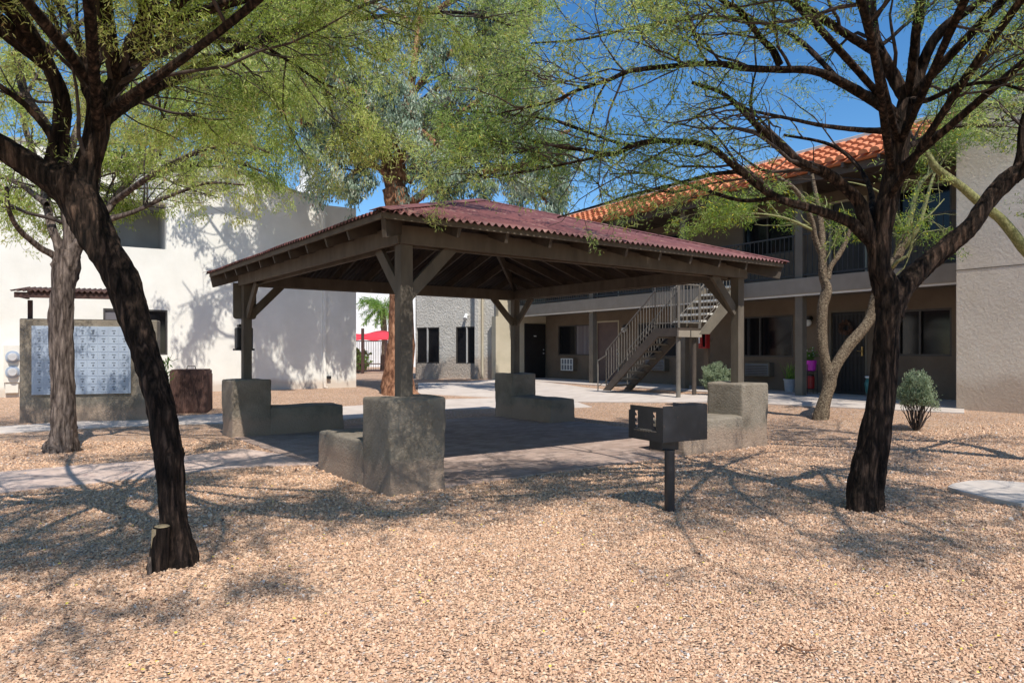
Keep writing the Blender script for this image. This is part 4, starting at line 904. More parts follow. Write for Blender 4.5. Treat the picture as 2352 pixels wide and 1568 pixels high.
# cut stump
sb=G(334,1316);mb=MB()
Pst=np.array([sb+[.03,.07,-.05],sb+[.05,.075,.1],sb+[.055,.08,.2],sb+[.06,.085,.27]]);V,Fq=tubes(Pst[None],np.array([[.07,.058,.053,.05]]),14)
mb.add(V,Fq);n0=14*3;mb.F.append(tuple(range(42,56)));build(mb,'stump',M['bark'],tA,smooth=False)
q=Pst[-1];mb=MB();mb.lathe(q+[0,0,.002],[(.047,0),(.04,.004)],14);mb.box(q+[-.045,-.052,-.2],[.03,-.006,0],[0,.02,0],[.004,.006,.195]);build(mb,'cut_wood',surf('cut_wood',(.36,.26,.14),(.52,.40,.24),.8,20),tA)
mb=MB();mb.tube([q+[-.04,-.08,-.17],q+[-.02,-.11,-.25],q+[-.035,-.13,-.33],q+[-.05,-.13,-.36]],[.012,.013,.011,.005],8);build(mb,'root_sprig',M['bark_grey'],tA)
def keepA(p):
    zmin=2.75+.12*np.sin(p[:,0]*2)+.0*p[:,0]
    px=CX+F*p[:,0]/p[:,1];py=YH-F*(p[:,2]-H)/p[:,1]
    k=(p[:,2]>zmin)&(p[:,2]<6.2)
    return k&~((p[:,0]>.2)&(p[:,1]<2.7))&(gap(p,.75,-.1)|((p[:,1]<3.6)&gap(p,.75,-.17)))
LV=lambda a,b,c:[dict(per_m=a,Lr=(.7,1.5),ang=(.5,1.2),tmin=.25,up=.12,flat=.3,rr=.5,M_=8,wander=.17,grav=.02,rmin=.008,rmax=.022),
 dict(per_m=b,Lr=(.35,.8),ang=(.4,1.1),tmin=.12,up=.0,flat=.3,rr=.5,M_=6,wander=.16,grav=-.02,rmin=.003,rmax=.007),
 dict(per_m=c,Lr=(.16,.4),ang=(.4,1.1),tmin=.1,up=-.05,flat=.2,rr=.5,M_=4,wander=.15,grav=-.08,rmin=.0013,rmax=.0022)]
crown(tA,A,dict(levels=LV(4.8,8.5,13),leaf=dict(per=34,size=.045,width=.0078,spread=.024,droop=.5),leaf2=dict(per=5,size=.09,width=.008,spread=.03,droop=1.2),mat='leaf_mes'),keepA)
# ------------------------------------------------------------ tree B (left middle)
tB=thing('mesquite_tree',G(142,1036),'rough grey-barked tree standing in front of the mailbox wall','tree')
dB=G(142,1036)[1]
B_=[limb([(140,1045,dB,46),(141,1030,dB,40),(145,1000,dB,30),(145,950,dB,27),(143,850,dB,26),(141,740,dB,26),(146,660,dB,26),(152,610,dB,28),(155,575,dB,26)]),
 limb([(145,620,dB,16),(125,588,dB,9),(90,567,dB-.2,7),(43,525,dB-.5,6),(20,480,dB-.8,5),(15,430,dB-1,4)]),
 limb([(148,600,dB,16),(133,557,dB,11),(120,523,dB,10),(108,470,dB+.2,9),(92,400,dB+.3,8),(60,300,dB+.3,6),(40,200,dB+.3,4)]),
 limb([(155,600,dB,18),(158,545,dB,13),(152,490,dB,11),(148,420,dB,10),(170,320,dB,8),(200,220,dB,6),(210,120,dB,4)]),
 limb([(160,600,dB,18),(182,560,dB,13),(215,520,dB,11),(255,470,dB+.3,9),(310,400,dB+.6,7),(380,330,dB+1,6),(450,260,dB+1.4,4)]),
 limb([(210,525,dB,8),(247,507,dB-.2,6),(314,484,dB-.3,5),(360,462,dB-.3,4.5),(417,440,dB-.4,4),(480,420,dB-.5,3),(560,425,dB-.6,2)]),
 limb([(260,465,dB,7),(350,400,dB-.6,6),(450,350,dB-1,5),(540,330,dB-1.2,4),(620,350,dB-1.3,2.5)]),
 limb([(215,515,dB,7),(290,440,dB+.8,6),(400,390,dB+1.6,5),(520,370,dB+2.2,4),(620,400,dB+2.6,2.5)]),
 limb([(108,470,dB,7),(40,420,dB+.6,6),(-60,380,dB+1,4)]),
 limb([(200,220,dB,6),(300,140,dB,5),(420,90,dB+.3,4),(560,80,dB+.5,3)]),
 limb([(310,400,dB+.6,6),(430,230,dB+.8,5),(560,160,dB+1,4),(680,150,dB+1.2,3)]),
]
trunkmesh('trunk',B_,M['bark_grey'],tB,24,.12,.06)
def keepB(p):
    zmin=3.15+.2*np.sin(p[:,0]*1.7+p[:,1])
    return (p[:,2]>zmin)&(p[:,2]<7.5)&(p[:,0]<-3.0+.2*np.sin(p[:,2]*5))&gap(p,1.,-.08)
LB=[dict(per_m=5.5,Lr=(.9,1.8),ang=(.5,1.2),tmin=.25,up=.05,flat=.3,rr=.4,M_=8,wander=.16,grav=.0,rmin=.008,rmax=.03),
 dict(per_m=6.5,Lr=(.5,1.0),ang=(.4,1.1),tmin=.1,up=.0,flat=.2,rr=.5,M_=6,wander=.16,grav=-.05,rmin=.004,rmax=.009),
 dict(per_m=8,Lr=(.25,.5),ang=(.4,1.1),tmin=.1,up=-.1,flat=.1,rr=.5,M_=4,wander=.15,grav=-.12,rmin=.002,rmax=.003)]
crown(tB,B_,dict(levels=LB,leaf=dict(per=38,size=.07,width=.015,spread=.04,droop=.8),mat='leaf_mes'),keepB)
# ------------------------------------------------------------ tree C (right front)
tC=thing('mesquite_tree',G(1986,1168),'black-trunked mesquite forking into a V, right front','tree')
dC=G(1986,1168)[1]
C_=[limb([(1984,1185,dC,50),(1986,1165,dC,43),(1990,1115,dC,41),(2003,1040,dC,38),(2024,924,dC,30),(2033,824,dC,28),(2038,757,dC,29),(2046,700,dC,34),(2035,655,dC,30),(2020,615,dC,25),(2022,557,dC,24),(2025,523,dC,23),(2035,467,dC,25),(2052,400,dC,24),(2065,334,dC,22),(2072,277,dC,21),(2085,230,dC,20)]),
 limb([(2044,720,dC,30),(2072,665,dC,27),(2100,632,dC,25),(2135,600,dC,23),(2185,558,dC-.05,22),(2229,520,dC-.1,21),(2269,460,dC-.1,20),(2310,415,dC-.1,21),(2350,385,dC-.1,20),(2420,320,dC-.2,18),(2480,200,dC-.3,14),(2520,50,dC-.4,9)]),
 limb([(2335,400,dC-.1,12),(2345,350,dC-.1,9),(2347,293,dC-.1,7),(2370,200,dC-.2,5)]),
 limb([(2020,600,dC,18),(1998,540,dC,17),(1985,500,dC,16),(1968,457,dC,14),(1902,400,dC-.1,13),(1828,367,dC-.2,11),(1751,300,dC-.3,9),(1718,267,dC-.4,8),(1660,215,dC-.5,5),(1590,190,dC-.6,4)]),
 limb([(2005,560,dC,16),(1975,530,dC,15),(1945,507,dC,13),(1868,480,dC-.1,11),(1785,454,dC-.2,9),(1701,394,dC-.2,8),(1635,340,dC-.3,7),(1568,325,dC-.3,6.5),(1478,327,dC-.4,6),(1405,354,dC-.4,5.5),(1330,343,dC-.4,5),(1284,337,dC-.4,4),(1198,317,dC-.4,3)]),
 limb([(1478,327,dC-.4,5),(1430,331,dC-.3,4),(1340,300,dC-.3,4),(1261,274,dC-.2,4),(1150,262,dC-.1,3),(1051,254,dC,2)]),
 limb([(1405,354,dC-.4,4),(1330,370,dC-.3,3.5),(1200,395,dC-.2,3),(1110,410,dC-.1,2)]),
 limb([(2070,285,dC,14),(2020,240,dC-.1,12),(1935,190,dC-.3,11),(1868,163,dC-.4,9),(1785,160,dC-.5,8),(1711,157,dC-.6,8),(1651,147,dC-.7,7),(1568,150,dC-.8,6),(1451,163,dC-.9,5.5),(1401,183,dC-.9,5),(1320,210,dC-.9,4),(1268,233,dC-.9,3),(1150,260,dC-.9,2)]),
 limb([(1791,150,dC-.5,9),(1775,115,dC-.5,8),(1751,90,dC-.5,7.5),(1701,27,dC-.6,7),(1668,7,dC-.6,6),(1600,-40,dC-.7,4)]),
 limb([(1935,190,dC-.3,7),(1800,70,dC+.3,6),(1640,40,dC+.8,5),(1480,60,dC+1.2,4),(1340,90,dC+1.6,3),(1220,100,dC+1.9,2)]),
 limb([(2085,235,dC,16),(2048,167,dC,15),(2012,100,dC,15),(1998,0,dC,13),(1990,-120,dC,9)]),
 limb([(2030,130,dC,11),(1952,83,dC-.2,10),(1868,30,dC-.4,9),(1801,-10,dC-.6,7),(1700,-60,dC-.8,5)]),
 limb([(2085,240,dC,16),(2098,190,dC,14),(2100,133,dC,12),(2105,60,dC,10),(2120,-50,dC,8)]),
 limb([(2095,210,dC,14),(2112,167,dC,13),(2135,110,dC-.1,12),(2172,62,dC-.2,12),(2230,20,dC-.3,9),(2300,-30,dC-.5,6)]),
 limb([(2090,230,dC,10),(2130,230,dC-.3,6),(2200,200,dC-.6,5),(2280,190,dC-.9,4),(2360,210,dC-1.1,3)]),
 limb([(1701,394,dC-.2,6),(1640,400,dC+.1,5),(1560,420,dC+.3,4),(1460,445,dC+.4,3.5),(1380,470,dC+.5,3),(1280,500,dC+.5,2)]),
 limb([(1785,454,dC-.2,6),(1700,460,dC,5),(1600,430,dC+.3,4),(1500,400,dC+.5,3),(1400,400,dC+.6,2)]),
 limb([(1998,523,dC,8),(2000,440,dC+.3,6),(1960,370,dC+.6,5),(1900,330,dC+.8,4),(1800,310,dC+1,3)]),
 limb([(2065,300,dC,9),(2000,300,dC-.4,7),(1900,290,dC-.8,5),(1800,270,dC-1.1,4),(1700,250,dC-1.3,3)]),
 limb([(2060,350,dC,8),(2120,320,dC+.5,6),(2200,290,dC+.9,5),(2300,290,dC+1.2,4)]),
]
for st_,of in ((C_[1][0][8],([.3,-.6,.5],[.5,-1.4,1.0],[.4,-2.3,1.3])),(C_[0][0][-1],([.5,-.8,.7],[.9,-1.8,1.2],[1.2,-2.7,1.5])),(C_[0][0][-1],([-.2,-.7,.9],[-.1,-1.5,1.6],[.3,-2.2,2.1])),(C_[1][0][9],([.8,-.1,.6],[1.6,-.5,1.0],[2.3,-.9,1.2]))):
    C_.append((np.array([st_]+[st_+np.array(q) for q in of]),np.array([.04,.032,.022,.012])))
for st_,of in ((C_[0][0][14],([3.1,4.6,4.0],[2.8,3.2,4.5],[2.7,1.6,4.7])),(C_[0][0][13],([4.2,4.6,4.0],[4.5,3.1,4.4],[4.6,1.6,4.6])),(C_[1][0][9],([5.4,4.8,3.9],[5.8,3.6,4.3],[5.9,2.2,4.5])),(C_[0][0][14],([2.3,4.9,4.2],[1.5,4.2,4.6],[.9,3.7,4.8])),(C_[0][0][13],([2.2,4.6,3.9],[1.0,3.9,4.3],[-.2,3.5,4.5])),(C_[0][0][12],([3.4,5.0,3.6],[3.5,3.8,4.2],[3.6,2.4,4.5])),(C_[1][0][8],([4.4,4.6,3.8],[4.1,3.2,4.3],[3.9,2.,4.5])),(C_[0][0][15],([2.2,5.6,4.2],[1.2,5.2,4.5],[.2,4.9,4.7])),(C_[1][0][8],([5.,4.8,3.6],[5.6,3.9,4.1],[6.2,3.0,4.3]))):
    C_.append((np.array([st_]+[np.array(q) for q in of]),np.array([.034,.028,.02,.01])))
trunkmesh('trunk',C_,M['bark'],tC,26,.11,.04)
def keepC(p):
    zmin=2.62+.1*np.sin(p[:,0]*3+p[:,1])-.38*np.exp(-((p[:,0]-1.15)/.8)**2)
    k=(p[:,2]>zmin)&(p[:,2]<6.)&~((p[:,0]<1.)&(p[:,1]<2.7))&(p[:,0]>-1.2)
    k&=~((np.hypot(p[:,0]-3.3,p[:,1]-6.2)<1.0)&(p[:,2]<3.9))
    k&=~((p[:,0]>1.7)&(p[:,2]<3.35)&(rng.random(len(p))<.3))
    return k&gap(p,.8,-.11)
LC=[dict(per_m=6.4,Lr=(.6,1.4),ang=(.4,1.15),tmin=.22,up=.05,flat=.45,rr=.5,M_=8,wander=.2,grav=.0,rmin=.0075,rmax=.02),
 dict(per_m=11,Lr=(.3,.75),ang=(.4,1.1),tmin=.1,up=.0,flat=.4,rr=.5,M_=6,wander=.2,grav=-.01,rmin=.003,rmax=.006),
 dict(per_m=9,Lr=(.14,.34),ang=(.4,1.2),tmin=.1,up=-.03,flat=.2,rr=.5,M_=4,wander=.18,grav=-.04,rmin=.0014,rmax=.0024)]
crown(tC,C_,dict(levels=LC,leaf=dict(per=16,size=.05,width=.0088,spread=.022,droop=.3),mat='leaf_c'),keepC)
# ------------------------------------------------------------ tree D palo verde
tD=thing('palo_verde_tree',G(1888,962),'mottled tan palo verde trunk forking behind the black-trunked tree','tree')
dD=G(1888,962)[1]
D_=[limb([(1885,972,dD,20),(1886,955,dD,18),(1893,925,dD,16),(1903,890,dD,15),(1907,858,dD,16)]),
 limb([(1907,865,dD,15),(1897,835,dD,12),(1890,800,dD,12),(1887,757,dD,12),(1890,700,dD,13),(1899,664,dD,13),(1890,633,dD,10),(1888,590,dD,9),(1888,545,dD,8),(1880,480,dD,6),(1865,400,dD,4)]),
 limb([(1888,585,dD,8),(1872,545,dD,7),(1862,500,dD-.1,6),(1830,440,dD-.3,5),(1780,400,dD-.5,3)]),
 limb([(1900,640,dD,8),(1908,612,dD,6),(1928,583,dD,6),(1945,550,dD,5),(1960,500,dD,4)]),
 limb([(1907,865,dD,14),(1920,838,dD,13),(1952,790,dD,13),(1985,752,dD,13),(2002,723,dD,12),(2012,680,dD,12),(2035,630,dD,11),(2062,585,dD,11),(2082,540,dD,10)]),
 limb([(2082,545,dD,9),(2108,434,dD,8),(2142,390,dD,7),(2162,334,dD,6),(2185,267,dD,5),(2200,180,dD,4)]),
 limb([(2070,575,dD,9),(2108,523,dD-.1,8),(2135,434,dD-.2,7),(2150,394,dD-.2,6),(2200,320,dD-.2,4)]),
 limb([(2045,618,dD,6),(2062,600,dD-.2,5.5),(2089,580,dD-.3,6),(2102,523,dD-.4,5.5),(2135,494,dD-.5,5),(2169,457,dD-.5,4)]),
 limb([(1870,530,dD,5),(1800,500,dD-.4,4),(1720,490,dD-.8,3),(1650,500,dD-1.1,2)]),
 limb([(2082,540,dD,5),(2030,450,dD+.1,4),(1960,420,dD+.1,3),(1900,420,dD,2)]),
]
trunkmesh('trunk',D_[:5],M['bark_pv'],tD,14,.1,.08);D_[5:]=[(P,R*np.linspace(.8,.3,len(R))) for P,R in D_[5:]]
for q_ in D_[5:]: trunkmesh('limb',[q_],M['bark_green'],tD,10,.06,.1)
def keepD(p): 
    s=p[:,0]*.844+p[:,1]*.537
    return gap(p,1.,-.08)&(p[:,2]>3.15+.25*np.sin(p[:,0]*2.2))&(p[:,2]<np.where(p[:,0]<7.2,4.35,7.))&(s<14.2)
LD=[dict(per_m=7,Lr=(.6,1.3),ang=(.4,1.1),tmin=.3,up=.05,flat=.3,rr=.42,M_=8,wander=.18,grav=-.01,rmin=.006,rmax=.016),
 dict(per_m=6,Lr=(.3,.7),ang=(.4,1.1),tmin=.1,up=.0,flat=.2,rr=.5,M_=6,wander=.18,grav=-.03,rmin=.003,rmax=.006),
 dict(per_m=8,Lr=(.18,.4),ang=(.4,1.1),tmin=.1,up=-.05,flat=.1,rr=.5,M_=4,wander=.15,grav=-.06,rmin=.002,rmax=.003)]
crown(tD,D_[1:],dict(levels=LD,leaf=dict(per=26,size=.07,width=.014,spread=.04,droop=.2),mat='leaf_pv',twig='bark_green',rmax=.66,odd=.06),keepD)
# ------------------------------------------------------------ tree E: green limb entering from the right
dE=8.3;bE=G(2500,806.5+F*1.35/dE)
tE=thing('palo_verde_tree',bE,'yellow-green pruned palo verde limb reaching in from the right edge','tree')
E_=[limb([(2500,1085,dE,24),(2495,960,dE,21),(2470,830,dE,19),(2430,690,dE,17),(2390,615,dE,15),(2352,570,dE,13),(2302,507,dE,12),(2252,467,dE,11),(2202,424,dE,10),(2152,387,dE,9),(2128,350,dE,8),(2114,330,dE,7)]),
 limb([(2480,870,dE,17),(2540,700,dE,14),(2560,500,dE,12),(2520,300,dE-.2,9),(2450,120,dE-.4,6),(2380,0,dE-.6,4)]),
 limb([(2540,400,dE-.1,9),(2440,250,dE+.3,6),(2330,180,dE+.6,4),(2230,150,dE+.8,3)]),
 limb([(2560,520,dE,9),(2640,300,dE-1,6),(2600,100,dE-1.8,4)]),
]
trunkmesh('trunk',E_,M['bark_green'],tE,14,.06,.08)
crown(tE,E_[1:],dict(levels=LC,leaf=dict(per=14,size=.05,width=.009,spread=.02,droop=.2),mat='leaf_pv',rmax=.66,odd=.07),lambda p:(p[:,2]>3.0)&(p[:,2]<6.5))
# ------------------------------------------------------------ eucalyptus F
bF=G(915,905);dF=bF[1];tF=thing('eucalyptus_tree',bF,'tall grey-green eucalyptus with peeling orange trunk behind the gazebo','tree')
F_=[limb([(920,922,dF,56),(917,900,dF,43),(916,860,dF,36),(920,780,dF,31),(922,700,dF,29),(922,620,dF,29),(917,540,dF,29),(912,470,dF,32),(908,435,dF,30)]),
 limb([(908,450,dF,20),(897,410,dF,18),(888,370,dF,15),(884,334,dF,14),(872,298,dF,12),(850,240,dF+.2,10),(820,170,dF+.4,8),(790,100,dF+.5,6)]),
 limb([(910,450,dF,20),(918,400,dF,17),(917,367,dF,15),(925,320,dF,14),(932,284,dF,14),(938,234,dF,12),(950,160,dF,9),(960,60,dF,6),(970,-40,dF,4)]),
 limb([(915,420,dF,14),(960,380,dF,11),(1030,330,dF+.3,9),(1110,270,dF+.5,7),(1190,210,dF+.6,5)]),
 limb([(885,340,dF,8),(905,325,dF,6),(895,300,dF,6),(912,275,dF,5),(930,250,dF,5)]),
 limb([(925,480,dF,12),(1000,430,dF-.3,9),(1090,400,dF-.5,8),(1190,380,dF-.6,6),(1280,370,dF-.6,4)]),
 limb([(880,320,dF,9),(820,330,dF+.4,8),(760,330,dF+.8,6),(715,360,dF+1,4)]),
 limb([(884,334,dF,12),(840,250,dF-.8,10),(760,180,dF-1.4,9),(640,140,dF-1.9,8),(520,130,dF-2.4,6),(430,150,dF-2.8,4)]),
 limb([(760,180,dF-1.4,8),(690,90,dF-1.,7),(600,20,dF-1,6),(500,-20,dF-1,4)]),
 limb([(932,284,dF,10),(1010,200,dF+.6,8),(1120,160,dF+1,7),(1230,170,dF+1.2,5),(1310,230,dF+1.2,3)]),
 limb([(1030,330,dF+.3,8),(1120,350,dF+.8,7),(1220,330,dF+1,6),(1310,300,dF+1,4)]),
 limb([(640,140,dF-1.9,7),(560,60,dF-1.6,6),(470,20,dF-1.4,5),(400,30,dF-1.2,3)]),
 limb([(700,160,dF-1.6,7),(640,200,dF-2.4,6),(560,215,dF-2.8,5),(480,210,dF-3,3)]),
 limb([(760,180,dF-1.4,7),(740,100,dF-2.2,6),(700,20,dF-2.6,5),(640,-60,dF-2.8,4)]),
 limb([(840,250,dF-.8,8),(790,150,dF+.2,6),(740,60,dF+.3,5),(680,-20,dF,4)]),
 limb([(820,170,dF+.4,7),(760,260,dF+.2,6),(720,330,dF+.3,5),(705,400,dF+.4,3)]),
 limb([(897,410,dF,9),(860,380,dF-.5,7),(820,390,dF-.8,6),(780,430,dF-1,4)]),
 limb([(884,334,dF,9),(840,300,dF-.6,7),(790,290,dF-1,6),(740,330,dF-1.2,4)]),
 limb([(888,370,dF,8),(850,340,dF+.5,7),(800,350,dF+.8,6),(760,400,dF+.9,4)]),
 limb([(925,320,dF,9),(960,300,dF-.9,7),(1000,330,dF-1.3,5),(1030,390,dF-1.4,4)]),
 limb([(917,367,dF,9),(950,350,dF-.8,7),(990,400,dF-1.2,5),(1010,450,dF-1.2,3)]),
 limb([(1190,380,dF-.6,6),(1230,430,dF-.6,5),(1260,470,dF-.6,3)]),
 limb([(932,284,dF,9),(900,250,dF-.9,7),(860,240,dF-1.2,5),(820,270,dF-1.4,4)]),
 limb([(958,60,dF,7),(880,20,dF-.4,6),(800,-10,dF-.8,4)]),
 limb([(958,60,dF,7),(1060,-10,dF-.4,6),(1180,-20,dF-.8,4)]),
 limb([(935,234,dF,8),(1000,150,dF,7),(1080,90,dF+.2,5),(1150,50,dF+.3,4)]),
 limb([(850,240,dF,8),(780,220,dF-.3,6),(720,200,dF-.5,4)]),
 limb([(940,420,dF,8),(1010,300,dF-.8,7),(1100,230,dF-1.2,5)]),
]
for i_ in range(11):
    st_=np.array([-4.9,17.4,7.9]);e_=np.array([rng.uniform(-9.6,-4.),rng.uniform(14.8,18.2),rng.uniform(7.7,10.6)]);m_=(st_+e_)/2+rng.normal(0,.3,3)
    F_.append((np.array([st_,.7*st_+.3*m_+rng.normal(0,.1,3),m_,e_]),np.array([.06,.05,.035,.012])))
trunkmesh('trunk',F_,M['bark_euc'],tF,20,.09,.15)
def keepF(p):
    px=CX+F*p[:,0]/p[:,1];z=p[:,2];x=p[:,0]
    zlo=4.75+.5*np.sin(x*1.9+1.)+.35*np.sin(x*4.3)
    k=(z>zlo)&(z<13)&(x<1.9+.35*np.sin(z*2))&((p[:,0]*-.537+p[:,1]*.844)<20.4)
    k&=~((np.abs(x+3.55)<.22)&(z<5.7))                      # bare opening beside the trunk
    k&=~((x<-4.6)&(z<7.3+.3*np.sin(x*3)))                     # high on the left
    k|=(x<-3.9)&(x>-5.7)&(z>5.2+.4*np.sin(x*5))&(z<12)&(p[:,1]<20.3)
    return k&gap(p,1.0,-.11)&((x>-6.)|gap(p+7.,.8,-.06))
LF=[dict(per_m=5.2,Lr=(.8,1.8),ang=(.4,1.2),tmin=.3,up=.1,flat=.1,rr=.4,M_=8,wander=.18,grav=-.02,rmin=.012,rmax=.05),
 dict(per_m=4.6,Lr=(.5,1.1),ang=(.4,1.2),tmin=.2,up=-.1,flat=.1,rr=.5,M_=6,wander=.2,grav=-.12,rmin=.006,rmax=.015),
 dict(per_m=6,Lr=(.3,.7),ang=(.4,1.2),tmin=.2,up=-.3,flat=.1,rr=.5,M_=5,wander=.2,grav=-.3,rmin=.003,rmax=.005)]
crown(tF,F_[1:],dict(levels=LF,leaf=dict(per=40,size=.135,width=.04,spread=.07,droop=1.6,align=.6),mat='leaf_euc',odd=.03),keepF)
# ------------------------------------------------------------ shrubs and small plants
def shrub(base,w,h,h0,label,mat='leaf_sage',n=60,leafn=60,ls=.03,lw=.009,grp=None,cat='shrub',name='shrub'):
    t=thing(name,base,label,cat,grp);b=np.asarray(base,float)
    an=rng.uniform(0,6.28,n);rr=np.sqrt(rng.random(n))
    d=np.stack([np.cos(an)*rr*w*.55,np.sin(an)*rr*w*.55,np.full(n,h*.9)*rng.uniform(.5,1.15,n)*np.sqrt(1.05-.5*rr**2)],1)
    P=np.stack([b[None]+d*np.array([.12+.88*f**.8,.12+.88*f**.8,f]) +rng.normal(0,.022,(n,3))*f for f in np.linspace(0,1,7)],1)
    R=np.linspace(.009,.003,7)[None].repeat(n,0);V,Fq=tubes(P,R,4);link('stems',fastmesh('stems',V-b,Fq,smooth=True),M['bark_grey'],t)
    out=spawn(P,R,26,(.06,.2),(.3,1.),tmin=h0,M_=4,rr=.5,rmin=.0012);tw,_=out
    tw=tw[tw[:,0,2]>b[2]+h*h0*.9];V,Fq=leaves(tw,leafn,ls,lw,.016,-.5,.6)
    link('foliage',fastmesh('foliage',V-b,Fq,np.clip(rng.normal(.5,.25,len(Fq)),0,1)),M[mat],t);return t
shrub(G(2104,988),.52,.98,.42,'round grey-green shrub on bare dark stems right of the black tree trunk',n=46,leafn=24,ls=.036,lw=.012)
shrub(G(1646,908)+[0,.0,0],.62,.72,.15,'round silvery shrub against the apartment wall behind the right bench',n=90,leafn=34,ls=.035,lw=.014)
sb_=G(363,960);st2=U(366,820,11.);base=np.array([st2[0],12.6,0]);
shrub(G(372,968),.5,1.25,.55,'thin bright green sapling beside the rusty trash bin','leaf_green',4,2,.16,.03,cat='plant',name='sapling')
shrub(gp(822,.3,36.5),1.2,1.3,.1,'dark green bush behind the picket gate','leaf_green',40,14,.09,.05)
# palm
def palm(base,h,r,nf,label,trm):
    t=thing('palm_tree',base,label,'palm tree');b=np.asarray(base,float);mb=MB()
    zs=np.linspace(0,h,14);mb.tube([b+[.1*math.sin(z),0,z] for z in zs],[.16+.02*(i%2) for i in range(14)],12);build(mb,'trunk',trm,t)
    top=b+[.1*math.sin(h),0,h];acc=Acc();lf=Acc();P=[]
    for i in range(nf):
        a=rng.uniform(0,6.28);el=rng.uniform(-.3,1.2);c=np.array([math.cos(a)*math.cos(el),math.sin(a)*math.cos(el),math.sin(el)]);pts=[top];d=c
        for k in range(8): d=unit(d+np.array([0,0,-.17]));pts.append(pts[-1]+d*r/8)
        P.append(pts)
    P=np.array(P);V,Fq=tubes(P,np.linspace(.015,.004,9)[None].repeat(nf,0),3);acc.add(V,Fq)
    V,Fq=leaves(P,90,.34,.03,.0,.6,.8);lf.add(V,Fq);V,Fq=acc.get();link('frond_stems',fastmesh('fs',V-b,Fq),M['bark_green'],t)
    V,Fq=lf.get();link('fronds',fastmesh('fronds',V-b,Fq,rng.random(len(Fq))),M['leaf_green'],t)
palm(np.array([(879-CX)/F*39,39,.3]),3.5,1.35,34,'small feathery palm tree in front of the distant white block',M['bark_pv'])
# potted plants and door-side things
def pot(px,s,r,h,label,mm,name='potted_plant'):
    p=Bp(a_of(px,s),s,ZF);t=thing(name,p,label,'plant');mb=MB();mb.lathe(p,[(r*.7,0),(r*.78,.01),(r*.95,h*.9),(r*1.05,h*.9),(r*1.05,h),(r*.9,h),(r*.88,h-.04),(.01,h-.04)],20);build(mb,'pot',M[mm],t);return p,t
p,t=pot(1814,15.5,.15,.34,'spiky green plant in a grey pot left of the painted column','pot')
n=46;an=rng.uniform(0,6.28,n);el=rng.uniform(.7,1.5,n);d=np.stack([np.cos(an)*np.cos(el),np.sin(an)*np.cos(el),np.sin(el)],1);L=rng.uniform(.35,.62,n)
s0_=p+Z_(.3)+rng.normal(0,.04,(n,3))*[1,1,0];C0=curves(s0_,d,L,5,.03,-.06);wd_=unit(np.cross(d,[0,0,1.]))*.016
Vb=[];
for k in range(5): f=1-k/4.05;Vb+= [C0[:,k]-wd_*f,C0[:,k]+wd_*f]
Vb=np.stack(Vb,1);Fq=np.concatenate([np.stack([np.arange(n)*10+2*k+q for q in (0,1,3,2)],1) for k in range(4)])
link('leaves',fastmesh('sp',Vb.reshape(-1,3)-p,Fq,rng.random(len(Fq))),M['leaf_green'],t)
# pink planter on stand
p=Bp(a_of(1861,15.45),15.45,ZF);pk=thing('planter_stand',p,'black plant stand by the screen door','stand')
mb=MB()
for dx,dy in ((-.12,-.12),(.12,-.12),(.12,.12),(-.12,.12)): mb.tube([p+[dx,dy,0],p+[dx,dy,.72]],.01,6)
for z in (.12,.55): mb.cbox(p+Z_(z),.26,.26,.015)
build(mb,'frame',M['blacky'],pk)
zpk=zw(1861,836,15.45);mb=MB();q=p.copy();q[2]=ZF+.5575
pkp=thing('flower_pot',q,'magenta flower pot with white blooms on the black stand','flower pot');
mb.lathe(q,[(.10,0),(.125,.02),(.15,.25),(.155,.26),(.14,.26),(.13,.22),(.01,.22)],20);build(mb,'pot',M['pink'],pkp)
n=40;an=rng.uniform(0,6.28,n);C0=curves(q+Z_(.22)+rng.normal(0,.03,(n,3))*[1,1,0],np.stack([np.cos(an)*.5,np.sin(an)*.5,np.ones(n)],1),rng.uniform(.15,.38,n),5,.15,0.)
V,Fq=leaves(C0,14,.06,.03,.02,0,.3);link('leaves',fastmesh('fl',V-q,Fq,rng.random(len(Fq))*.3),M['leaf_green'],pkp)
mb=MB()
for i in range(14): mb.sphere(C0[i,-1],.018,6,4)
build(mb,'blooms',M['flower'],pkp)
p2_=p+Z_(.1275);mb=MB();rc=thing('red_canister',p2_,'red canister on the lower shelf of the black stand','canister')
mb.lathe(p2_,[(.09,0),(.1,.02),(.1,.28),(.085,.31)],18);build(mb,'body',M['red'],rc);mb=MB();mb.lathe(p2_+Z_(.31),[(.088,0),(.088,.03),(.02,.045)],18);build(mb,'lid',M['blacky'],rc)
p=Bp(a_of(2002,15.6),15.6,ZF);tp=thing('ceramic_pot',p,'teal glazed pot with white rim partly behind the black trunk','pot')
mb=MB();mb.lathe(p,[(.08,0),(.13,.12),(.15,.3),(.11,.42)],18);build(mb,'body',M['teal'],tp,smooth=True);mb=MB();mb.lathe(p+Z_(.42),[(.11,0),(.14,.02),(.14,.05),(.1,.05)],18);build(mb,'rim',M['white'],tp)
# wreath on screen door
c=Bp(a_of(1944,SW),SW-.03,zw(1944,752,SW));wr=thing('wreath',c,'dry brown wreath hanging on the barred screen door','wreath')
th=np.linspace(0,6.28,60);P=np.array([c+ea*.13*math.cos(t)+Z_(.13*math.sin(t)) for t in th]);mb=MB();mb.tube(P,.02,6,cap=False);build(mb,'ring',M['bark_grey'],wr)
V,Fq=leaves(P[None],500,.06,.02,.02,0,.2);link('dry_leaves',fastmesh('wl',V-c,Fq,np.ones(len(Fq))),surf('dry_wreath',(.10,.05,.035),(.17,.09,.06),.9,20),wr)
